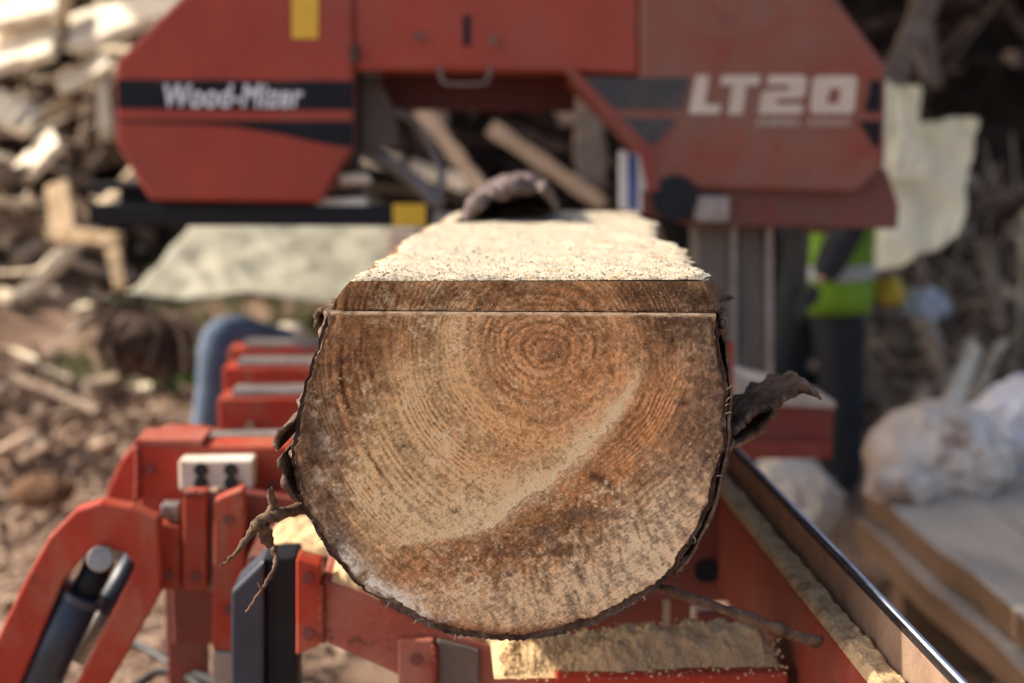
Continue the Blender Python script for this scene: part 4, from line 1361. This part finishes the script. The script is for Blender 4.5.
# ------------------------------------------------------------------ canopy added out of view to shade the right side
shade_shed = thing('shade_shed', (1.6, 5.2, 0), 'unseen open canopy on timber legs, added to shade the saw and right heap', 'shade_shed')
rf = MB()
RX0, RX1, RY0, RY1, RZ = -4.0, 4.3, 3.3, 11.0, 3.9
nx = 80
for i in range(nx):
    w_ = (RX1 - RX0) / nx
    x0, x1 = RX0 + i * w_, RX0 + (i + 1) * w_
    za, zb_ = RZ + .02 * (i % 2), RZ + .02 * ((i + 1) % 2)
    rf.prism3([Vector((x0, RY0, za)), Vector((x1, RY0, zb_)), Vector((x1, RY0, zb_ + .006)), Vector((x0, RY0, za + .006))], Vector((0, RY1 - RY0, .3)))
rf.build('shade_roof', M['shade_roof'], shade_shed)
for x, y in ((RX0 + .1, RY1 - .1), (RX1 - .1, RY0 + .1), (RX1 - .1, RY1 - .1), (RX1 - .1, 7.0)):
    MB().box(x - .07, x + .07, y - .07, y + .07, -.1, RZ - .01 + (y - RY0) * .047).build('shade_post', M['shade_post'], shade_shed, bevel=.006)

# ------------------------------------------------------------------ heaps
def heap_left(x, z):           # depth of the slope face
    return 6.1 + (z - .75) * .85


def heap_right(x, z):
    return 5.5 + (z - .1) * .62


def heap_mesh(name, x0, x1, z0, z1, fn, seed, label):
    xs, zs = np.linspace(x0, x1, 150), np.linspace(z0, z1, 90)
    X_, Z_ = np.meshgrid(xs, zs, indexing='ij')
    Y_ = fn(X_, Z_) + .22 + (fbm(X_ * 2.2, Z_ * 2.2, 0, seed, 5) - .5) * .5 + (fbm(X_ * 9, Z_ * 9, 0, seed + 3, 4) - .5) * .22
    # crest folds over to the back
    A = np.stack([X_, Y_, Z_], -1)
    back = np.stack([X_[:, -1], Y_[:, -1] + 1.6, Z_[:, -1] - .2], -1)[:, None, :]
    back2 = np.stack([X_[:, -1], Y_[:, -1] + 3.0, Z_[:, -1] * 0 + .2], -1)[:, None, :]
    me = grid_mesh(name, np.concatenate([A, back, back2], 1))
    return tag(link(name, me, M['heap']), label, 'debris', kind='stuff')


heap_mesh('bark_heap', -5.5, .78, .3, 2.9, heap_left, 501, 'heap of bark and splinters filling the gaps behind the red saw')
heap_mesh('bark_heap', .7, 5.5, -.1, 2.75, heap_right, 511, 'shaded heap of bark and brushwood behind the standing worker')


def slab_mesh(L, W, Tk, seed, kind):
    r = random.Random(seed)
    n = 13
    m = MB()
    prof = 9
    bend = r.uniform(-.04, .04)
    for i in range(n):
        t = i / (n - 1)
        w_ = W * (.72 + .3 * r.random()) * (1 - .25 * abs(t - .5))
        k = Tk * (.8 + .35 * r.random())
        x = (t - .5) * L + (r.uniform(-.02, .02) if i in (0, n - 1) else 0)
        oy = bend * math.sin(t * 3.14) + r.uniform(-.004, .004)
        oz = .02 * math.sin(t * 3.1 + seed)
        for j in range(prof):
            a = math.pi * j / (prof - 1)
            m.v.append((x + (r.uniform(-.012, .012) if i in (0, n - 1) else 0), oy + math.cos(a) * w_ / 2, oz + math.sin(a) * k * r.uniform(.85, 1.1)))
    for i in range(n - 1):
        for j in range(prof - 1):
            a = i * prof + j
            m.face((a, a + 1, a + prof + 1, a + prof), 1)
        m.face((i * prof + prof - 1, i * prof, (i + 1) * prof, (i + 1) * prof + prof - 1), 0)
    m.face(list(range(prof)), 0)
    m.face([(n - 1) * prof + j for j in range(prof - 1, -1, -1)], 0)
    me = m.mesh('slab')
    bmm = bmesh.new()
    bmm.from_mesh(me)
    bmesh.ops.recalc_face_normals(bmm, faces=bmm.faces)
    bmm.to_mesh(me)
    bmm.free()
    ma, mb_ = {'pale': ('pale', 'pale'), 'half': ('pale', 'slabbark'), 'weathered': ('weathered', 'weathered'), 'bark': ('weathered', 'slabbark'), 'grey': ('greywood', 'greywood')}[kind]
    me.materials.append(M[ma])
    me.materials.append(M[mb_])
    return me


SLABS = {k: [slab_mesh(L, W, T_, 600 + i * 7 + j * 31, k) for i, (L, W, T_) in enumerate([(.36, .09, .035), (.5, .11, .04), (.7, .10, .045), (.95, .12, .05), (.3, .13, .05), (1.15, .045, .018), (.8, .035, .02), (1.4, .06, .02), (.55, .028, .014)])]
         for j, k in enumerate(('pale', 'half', 'weathered', 'bark', 'grey'))}
LOOK = {'pale': 'pale freshly sawn', 'half': 'pale sawn half bark', 'weathered': 'weathered grey brown', 'bark': 'dark bark covered', 'grey': 'dry pale grey'}


def slab(kind, loc, rot, label, group, scale=1.0, idx=None):
    me = SLABS[kind][rnd.randrange(9) if idx is None else idx]
    o = bpy.data.objects.new('wood_offcut', me)
    COL.objects.link(o)
    o.location = loc
    o.rotation_euler = rot
    o.scale = (scale,) * 3
    tag(o, label, 'offcut', group)
    return o


def solve(px, py, fn):
    Y = 6.0
    for _ in range(14):
        p = P(px, py, Y)
        Y = .5 * Y + .5 * float(fn(p.x, p.z))
    return P(px, py, Y)


def hidden(px, py):
    return (150 < px < 345 and py < 185) or (345 < px < 640 and py < 55) or (655 < px < 870 and py < 200)


# left heap: sunlit slabs above, darker ones below
def scatter(win, n, fn, weights, place, spread, smin, smax, tilt=(.45, 0)):
    k = 0
    while k < n:
        px, py = rnd.uniform(win[0], win[2]), rnd.uniform(win[1], win[3])
        if hidden(px, py):
            continue
        p = solve(px, py, fn)
        kind = rnd.choices(list(weights), list(weights.values()))[0]
        rot = (rnd.gauss(tilt[0], .6), rnd.gauss(tilt[1], spread), rnd.gauss(0, .75))
        slab(kind, p + Vector((0, rnd.uniform(-.12, .06), 0)), rot, f'{LOOK[kind]} slab {place}', f'{LOOK[kind]} slabs {place}', rnd.uniform(smin, smax))
        k += 1


scatter((-70, -60, 170, 110), 72, heap_left, {'pale': 8, 'half': 2, 'weathered': 2, 'bark': 1}, 'high on the sunlit heap beyond the left wheel cover', .5, .7, 1.15, (.15, -.45))
scatter((-70, 90, 150, 235), 50, heap_left, {'pale': 3, 'half': 2, 'weathered': 4, 'bark': 3}, 'low on the sunlit heap beyond the left wheel cover', .7, .6, 1.05)
scatter((-70, 215, 140, 320), 32, heap_left, {'pale': 2, 'grey': 4, 'weathered': 2, 'bark': 2}, 'at the foot of the sunlit heap', .4, .5, .9)
scatter((355, 70, 655, 225), 38, heap_left, {'pale': 1, 'half': 1, 'weathered': 4, 'bark': 6}, 'in the heap seen through the saw throat', .6, .6, 1.0)
scatter((880, -50, 1100, 90), 24, heap_right, {'half': .3, 'weathered': 2.5, 'bark': 7}, 'high on the shaded heap behind the yellowed sheet', .5, .8, 1.4)
scatter((870, 190, 1100, 400), 50, heap_right, {'pale': 1, 'half': .7, 'grey': 8, 'weathered': 2}, 'on the shaded heap behind the sacks', .9, .5, 1.0)


for k in range(32):
    p = hit_ground(rnd.uniform(-40, 330), rnd.uniform(288, 440))
    if 1.1 < p.y and not (190 < proj(p)[0] < 330 and proj(p)[1] > 320):
        kind = rnd.choice(('pale', 'grey', 'grey', 'weathered', 'half'))
        p.z = gz(p.x, p.y) + .012
        slab(kind, p, (rnd.gauss(0, .12), rnd.gauss(0, .12), rnd.uniform(0, 6.28)), f'{LOOK[kind]} slab lying on the chip bank beside the saw', f'{LOOK[kind]} slabs lying on the chip bank', rnd.uniform(.5, .95))


def brush(px0, py0, px1, py1, n, label):
    m = MB()
    for k in range(n):
        p = solve(rnd.uniform(px0, px1), rnd.uniform(py0, py1), heap_right) + Vector((0, rnd.uniform(-.05, .12), 0))
        L = rnd.uniform(.10, .42)
        d = Vector((rnd.gauss(0, 1), rnd.gauss(0, .5), rnd.gauss(.2, 1))).normalized()
        q = p + d * L * .5 + Vector((rnd.gauss(0, .02), 0, rnd.gauss(0, .02)))
        r0 = rnd.uniform(.003, .013)
        m.tube([p, q, p + d * L], [r0, r0 * .9, r0 * .5], 5, rnd.choice((0, 0, 0, 1, 2, 3)))
    tag(m.build('brushwood', None, mats=[M['greywood'], M['weathered'], M['greywood'], M['pale']]), label, 'brushwood', kind='stuff')


brush(850, 215, 1110, 415, 1500, 'tangle of thin grey brown sticks and bark strips behind the sacks')


def beam(name, a, b, w_, th_, mat, label, cat='board', tilt=0):
    """a sawn board between two world points, a little irregular"""
    a, b = Vector(a), Vector(b)
    d = (b - a)
    L = d.length
    d.normalize()
    s = d.cross(Vector((0, 1, 0))).normalized()
    if s.z < 0:
        s = -s
    if tilt:
        s = (s * math.cos(math.radians(tilt)) + Vector((0, 1, 0)) * math.sin(math.radians(tilt))).normalized()
    n = d.cross(s)
    m = MB()
    k = 9
    rr = random.Random(label)
    for i in range(k):
        c = a + d * L * i / (k - 1) + n * rr.uniform(-.004, .004)
        hw = w_ / 2 * rr.uniform(.85, 1.1)
        m.v += [tuple(c + s * hw - n * th_ / 2), tuple(c - s * hw * rr.uniform(.9, 1.1) - n * th_ / 2), tuple(c - s * hw + n * th_ / 2), tuple(c + s * hw + n * th_ / 2)]
    for i in range(k - 1):
        for j in range(4):
            q = i * 4
            m.face((q + j, q + (j + 1) % 4, q + 4 + (j + 1) % 4, q + 4 + j))
    m.face((3, 2, 1, 0))
    m.face([(k - 1) * 4 + j for j in range(4)])
    me = m.mesh(name)
    bmm = bmesh.new()
    bmm.from_mesh(me)
    bmesh.ops.recalc_face_normals(bmm, faces=bmm.faces)
    bmm.to_mesh(me)
    bmm.free()
    return tag(link(name, me, mat, bevel=.004), label, cat)


B = lambda n, x0, y0, Ya, x1, y1, Yb, w_, t_, m, l, tilt=0: beam(n, P(x0, y0, Ya), P(x1, y1, Yb), w_ * (1 + tilt / 90), t_, M[m], l, tilt=tilt)
B('board', 424, 112, 5.0, 492, 204, 4.6, .055, .04, 'tan', 'bright tan board leaning diagonally behind the saw throat, tallest there')
B('board', 416, 118, 5.02, 446, 117, 4.98, .07, .04, 'tan', 'short tan board end crossing the top of the leaning board')
B('board', 492, 128, 5.2, 606, 206, 4.9, .055, .04, 'tan', 'long pale board sloping down to the right behind the throat')
B('board', 588, 112, 5.1, 592, 190, 5.0, .11, .05, 'weathered', 'upright pale grey stump of board beside the white guide arm')
B('board', 560, 118, 5.3, 600, 98, 5.2, .08, .04, 'weathered', 'short weathered board tilted up under the throat edge')
B('board', 58, 185, 5.7, 66, 242, 5.5, .10, .04, 'golden', 'upright golden board at the foot of the sunlit heap')
B('board', 50, 232, 5.5, 120, 240, 5.3, .055, .04, 'golden', 'level golden board bridging two upright ones by the black bar end')
B('board', 112, 238, 5.3, 122, 290, 5.2, .055, .04, 'golden', 'thin golden upright under the end of the black bar')
B('board', 70, 205, 5.62, 88, 228, 5.6, .09, .04, 'golden', 'short golden block beside the upright golden board')
B('board', -20, 58, 6.0, 56, 40, 5.9, .16, .05, 'creamwood', 'broad cream board end on top of the sunlit heap', 55)
B('board', 72, 36, 6.0, 190, -4, 5.9, .16, .05, 'creamwood', 'brightest broad board sloping up above the left wheel cover', 55)
B('board', 102, 70, 5.9, 106, 140, 5.8, .055, .03, 'pale', 'thin upright slat close beside the left wheel cover')
B('board', -10, 102, 5.9, 34, 124, 5.9, .11, .04, 'creamwood', 'cream board end pointing down on the heap face', 55)
B('board', 60, 88, 5.9, 110, 60, 5.85, .07, .03, 'creamwood', 'small cream board lying under the brightest broad one', 55)
B('board', -30, 20, 6.0, 60, 2, 5.95, .12, .04, 'creamwood', 'cream board at the very crest of the sunlit heap', 55)
B('board', 20, 176, 5.8, 58, 138, 5.8, .09, .04, 'creamwood', 'cream board tilted up across the middle of the heap', 55)
B('board', -30, 185, 5.8, 30, 172, 5.75, .07, .04, 'weathered', 'grey board sticking out of the heap below the cream ones')
B('board', 886, 95, 5.0, 936, -20, 5.3, .085, .05, 'weathered', 'long pinkish grey pole leaning up past the right wheel cover')
B('board', 925, 20, 5.2, 935, 88, 5.1, .05, .03, 'weathered', 'thin grey slat hanging beside the leaning pole')
B('board', 850, 320, 4.95, 890, 420, 4.8, .035, .03, 'weathered', 'thin grey stick slanting down beside the worker')
B('board', 985, 240, 5.2, 1000, 330, 5.0, .05, .03, 'weathered', 'slim upright stick in front of the brushwood')
B('board', 945, 420, 4.6, 975, 345, 5.0, .07, .03, 'pale', 'pale split board leaning behind the dusty sacks')

# ------------------------------------------------------------------ ground litter
lv, lf = [], []


def litter(px0, py0, px1, py1, n, smin, smax):
    pts = [hit_ground(rnd.uniform(px0, px1), rnd.uniform(py0, py1)) for _ in range(n)]
    zs = ground_z([p.x for p in pts], [p.y for p in pts])
    c = 0
    while c < n:
        p = pts[c]
        s = rnd.uniform(smin, smax) ** 1.0
        R = Matrix.Rotation(rnd.uniform(0, 6.28), 3, 'Z') @ Matrix.Rotation(rnd.gauss(0, .35), 3, 'X') @ Matrix.Rotation(rnd.gauss(0, .35), 3, 'Y')
        L, W, T_ = s * 1.3, min(.035, s * rnd.uniform(.10, .38)), min(.012, s * rnd.uniform(.05, .14))
        n0 = len(lv)
        for z in (-1, 1):
            for (x, y) in ((-1, -1), (1, -1), (1, 1), (-1, 1)):
                lv.append(Vector((p.x, p.y, zs[c] + T_ * .3)) + R @ Vector((x * L / 2 * rnd.uniform(.6, 1), y * W / 2 * rnd.uniform(.6, 1), z * T_ / 2)))
        for q in ((3, 2, 1, 0), (4, 5, 6, 7), (0, 1, 5, 4), (1, 2, 6, 5), (2, 3, 7, 6), (3, 0, 4, 7)):
            lf.append([n0 + i for i in q])
        c += 1


litter(-120, 285, 340, 480, 4200, .02, .14)
litter(-120, 285, 340, 520, 420, .12, .30)
litter(-160, 430, 340, 760, 3400, .015, .10)
litter(740, 480, 1150, 760, 1100, .015, .08)
litter(560, 560, 760, 700, 260, .015, .07)
me = soup('wood_chips', lv, lf)
tag(link('wood_chips', me, M['chip']), 'brown and tan wood chips littering the ground around the sawmill', 'wood chips', kind='stuff')

gb = MB()
gp = [hit_ground(*((rnd.gauss(190, 55), rnd.gauss(296, 10)) if k % 3 else (rnd.uniform(270, 345), rnd.gauss(308, 8)))) for k in range(3600)]
gzs = ground_z([p.x for p in gp], [p.y for p in gp])
for p, zg in zip(gp, gzs):
    p.z = zg
    h_ = rnd.uniform(.07, .20)
    dx, dy = rnd.gauss(0, .03), rnd.gauss(0, .03)
    a = rnd.uniform(0, 3.14)
    wv = Vector((math.cos(a), math.sin(a), 0)) * .004
    n = len(gb.v)
    gb.v += [tuple(p - wv), tuple(p + wv), tuple(p + wv * .7 + Vector((dx * .4, dy * .4, h_ * .6))), tuple(p + Vector((dx, dy, h_))), tuple(p - wv * .7 + Vector((dx * .4, dy * .4, h_ * .6)))]
    gb.face((n, n + 1, n + 2, n + 3, n + 4))
tag(gb.build('grass', M['grass']), 'sparse green grass at the foot of the pale sheet', 'grass', kind='stuff')

# roots and rough lumps on the bank
rb = thing('root_clump', P(150, 372, 4.7), 'torn brown root clump lying on the chip bank', 'roots')
core = bmesh.new()
bmesh.ops.create_icosphere(core, subdivisions=4, radius=1)
c0 = P(150, 345, 4.8)
for v in core.verts:
    n = float(fbm(v.co.x * 2.1 + 5, v.co.y * 2.1, v.co.z * 2.1, 701, 4))
    v.co = c0 + Vector((v.co.x * .15, v.co.y * .12, v.co.z * .10)) * (.45 + 1.1 * n)
me = bpy.data.meshes.new('root_core')
core.to_mesh(me)
core.free()
link('root_core', me, M['slabbark'], rb, smooth=True)
for (a, b, c) in (((98, 350), (118, 310), (150, 312)), ((150, 372), (160, 335), (148, 305)), ((190, 372), (182, 330), (165, 306)), ((125, 375), (110, 345), (128, 318)), ((205, 345), (185, 318), (150, 320)), ((170, 378), (172, 350), (190, 325))):
    MB().tube(smooth_path([P(*a, 4.6), P(*b, 4.66), P(*c, 4.75)], 6), [.02 - .0008 * i for i in range(13)], 8).build('root', M['slabbark'], rb, smooth=True)


def lump_obj(name, px, py, Y, sx, sy, sz, seed, mat, label, cat, amp=.7, fr=1.8, folds=0):
    c = P(px, py, Y)
    bm_ = bmesh.new()
    bmesh.ops.create_icosphere(bm_, subdivisions=5, radius=1)
    co = np.array([v.co[:] for v in bm_.verts])
    n = fbm(co[:, 0] * fr + seed, co[:, 1] * fr, co[:, 2] * fr, seed, 4)
    ridge = np.abs(fbm(co[:, 0] * fr * 2 + 3, co[:, 1] * fr * 2, co[:, 2] * fr * 2, seed + 5, 3) - .5)
    r2 = np.abs(fbm(co[:, 0] * fr * 3.4 + 8, co[:, 1] * fr * 3.4, co[:, 2] * fr * 2.2, seed + 11, 4) - .5)
    phi = np.arctan2(co[:, 1], co[:, 0])
    fold = np.abs(np.sin(phi * 4.5 + (n - .5) * 9 + co[:, 2] * 2))
    sc_ = 1 + amp * (n - .5) - amp * .7 * ridge - amp * .55 * r2 - (folds * (1 - fold) ** 2 * np.clip(1.2 - np.abs(co[:, 2]), 0, 1))
    for v, s, q in zip(bm_.verts, sc_, co):
        v.co = c + Vector((q[0] * sx, q[1] * sy, max(q[2], -.75) * sz)) * s
    me = bpy.data.meshes.new(name)
    bm_.to_mesh(me)
    bm_.free()
    return tag(link(name, me, mat, smooth=True), label, cat)


lump_obj('bark_lump', 45, 492, 4.2,   .09, .07, .05, 711, M['barkin'], 'rusty brown lump of bark on the chips beside the red arms', 'bark', 1.0)
lump_obj('bark_chunk', 508, 214, 2.52, .075, .10, .038, 761, M['bark'], 'dark ragged chunk of bark under the curled piece on the board', 'bark', 1.3, 2.6)
lump_obj('offcut', 292, 338, 4.3, .055, .05, .05, 715, M['pale'], 'small cream block of wood behind the rearmost red bunk', 'offcut', .5)
lump_obj('plastic_sack', 938, 458, 3.6, .20, .16, .165, 721, M['bag'], 'crumpled dusty clear plastic sack sitting on the plank stack', 'sack', .38, 1.1, .10)
lump_obj('plastic_sack', 900, 486, 3.44, .09, .07, .055, 724, M['bag'], 'small slack dusty plastic bag at the foot of the big sack', 'sack', .6, 1.3, .14)
lump_obj('woven_sack', 1022, 428, 3.85, .17, .15, .155, 727, M['whitebag'], 'full white sack standing behind the dusty clear one', 'sack', .5, 1.7)
lump_obj('cream_sack', 790, 512, 3.9, .15, .12, .17, 731, M['creambag'], 'plump cream sack on the ground behind the rusty rail', 'sack', .5, 1.7)
lump_obj('yellow_bag', 889, 293, 5.0, .062, .05, .06, 735, M['yellowtin'], 'crumpled bright yellow bag on the heap beside the worker', 'bag', .7)
lump_obj('blue_rag', 925, 306, 5.0, .085, .05, .065, 741, M['rag'], 'pale blue and white rag caught in the brushwood', 'rag', 1.2, 2.4)
lump_obj('blue_cloth', 425, 247, 4.6, .075, .06, .045, 745, M['bluecloth'], 'crumpled blue cloth showing above the left edge of the log', 'cloth', .9)
o = MB().prism([(386, 229), (418, 230), (420, 250), (404, 256), (386, 252)], 4.5, 4.65).build('offcut', M['pale'], bevel=.01)
tag(o, 'pinkish wood block beside the crumpled blue cloth', 'offcut')

# bent blue-grey pipe
bp = smooth_path([P(205, 432, 3.9), P(212, 390, 3.9), P(216, 352, 3.9), P(222, 336, 3.92), P(240, 331, 3.97), P(262, 336, 4.05), P(290, 342, 4.12)], 8)
n = len(bp)
m_ = MB().tube(bp, [.050 - .0005 * abs(i - n * .4) + .0012 * math.sin(i * 1.3) for i in range(n)], 22)
tag(m_.build('pipe', M['bluepipe'], smooth=True), 'bent blue grey plastic pipe standing behind the red bunks', 'pipe')


# ------------------------------------------------------------------ sheets
def sheet(name, corners, Yf, seed, mat, label, amp=.05, nu=70, nv=50, th_=.004):
    """cloth spanning four world corners, crumpled"""
    a, b, c, d = [np.array(q) for q in corners]
    s, t_ = np.meshgrid(np.linspace(0, 1, nu), np.linspace(0, 1, nv), indexing='ij')
    s_, q_ = s[..., None], t_[..., None]
    X_ = a * (1 - s_) * (1 - q_) + b * s_ * (1 - q_) + c * s_ * q_ + d * (1 - s_) * q_
    nrm = np.cross(b - a, d - a)
    nrm = nrm / np.linalg.norm(nrm)
    f = fbm(s * 3, t_ * 3, 0, seed, 4) - .5
    f2 = np.abs(fbm(s * 5 + t_ * 3, t_ * 2, 0, seed + 3, 3) - .5)
    X_ = X_ + nrm * (amp * (f * 2 - f2 * 1.5))[..., None]
    X_[..., 0] += (fbm(s * 4, t_ * 4, 0, seed + 7, 3) - .5) * amp * 1.4
    X_[..., 2] += (fbm(s * 4, t_ * 4, 0, seed + 9, 3) - .5) * amp * 1.4
    me = grid_mesh(name, X_)
    o = tag(link(name, me, mat, smooth=True), label, 'sheet')
    sm = o.modifiers.new('thick', 'SOLIDIFY')
    sm.thickness = th_
    return o


sheet('plastic_sheet', [P(128, 296, 5.0), P(400, 300, 5.0), P(445, 215, 5.7), P(208, 205, 5.7)], 0, 801, M['tarp'], 'pale cream plastic sheet draped on the bank below the black bar', .032)
sheet('plastic_sheet', [P(876, 276, 4.5), P(962, 238, 4.5), P(980, 114, 4.62), P(862, 120, 4.62)], 0, 811, M['tarp2'], 'big yellowed plastic sheet hanging beside the right wheel cover', .035)
sheet('plastic_sheet', [P(872, 178, 4.46), P(928, 180, 4.46), P(922, 84, 4.55), P(872, 80, 4.55)], 0, 821, M['tarp2'], 'folded yellow flap standing up above the big yellowed sheet', .03)

# ------------------------------------------------------------------ planks stacked at the right
for (x0, x1, y0, y1, z0, z1, lab) in (
        (1.110, 1.36, 1.4, 3.60, .332, .394, 'thick top plank nearest the rail on the low stack'),
        (1.365, 1.66, 1.5, 4.05, .330, .392, 'second top plank beside it, under the sacks'),
        (1.665, 2.00, 1.5, 4.15, .331, .390, 'outermost top plank on the low stack, behind the sacks'),
        (1.080, 1.40, 1.3, 3.58, .250, .318, 'brown lower plank jutting from under the top plank'),
        (1.41, 1.98, 1.4, 4.1, .250, .316, 'wide lower plank hidden in the middle of the stack')):
    m_ = MB()
    ny = 24
    rr = random.Random(lab)
    for i in range(ny):
        y = y0 + (y1 - y0) * i / (ny - 1)
        e0, e1 = rr.uniform(-.004, .004), rr.uniform(-.004, .004)
        dz = .004 * math.sin(i * .9 + x0)
        m_.v += [(x0 + e0, y, z0 + dz), (x1 + e1, y, z0 + dz), (x1 + e1, y, z1 + dz), (x0 + e0, y, z1 + dz)]
    for i in range(ny - 1):
        q = i * 4
        for j, mi_ in ((0, 1), (1, 1), (2, 0), (3, 1)):
            m_.face((q + j, q + (j + 1) % 4, q + 4 + (j + 1) % 4, q + 4 + j), mi_)
    m_.face((3, 2, 1, 0), 1)
    m_.face([(ny - 1) * 4 + j for j in range(4)], 1)
    me = m_.mesh('plank')
    bmm = bmesh.new()
    bmm.from_mesh(me)
    bmesh.ops.recalc_face_normals(bmm, faces=bmm.faces)
    bmm.to_mesh(me)
    bmm.free()
    tag(link('plank', me, None, mats=[M['plank'], M['plankside']], bevel=.003), lab, 'plank')
for k, y in enumerate((1.9, 3.3)):
    o = MB().box(1.12, 1.95, y, y + .09, -.03, .249).build('bearer', M['plankside'], bevel=.006)
    tag(o, ('timber bearer under the near part of the plank stack', 'timber bearer under the sack end of the plank stack')[k], 'bearer')
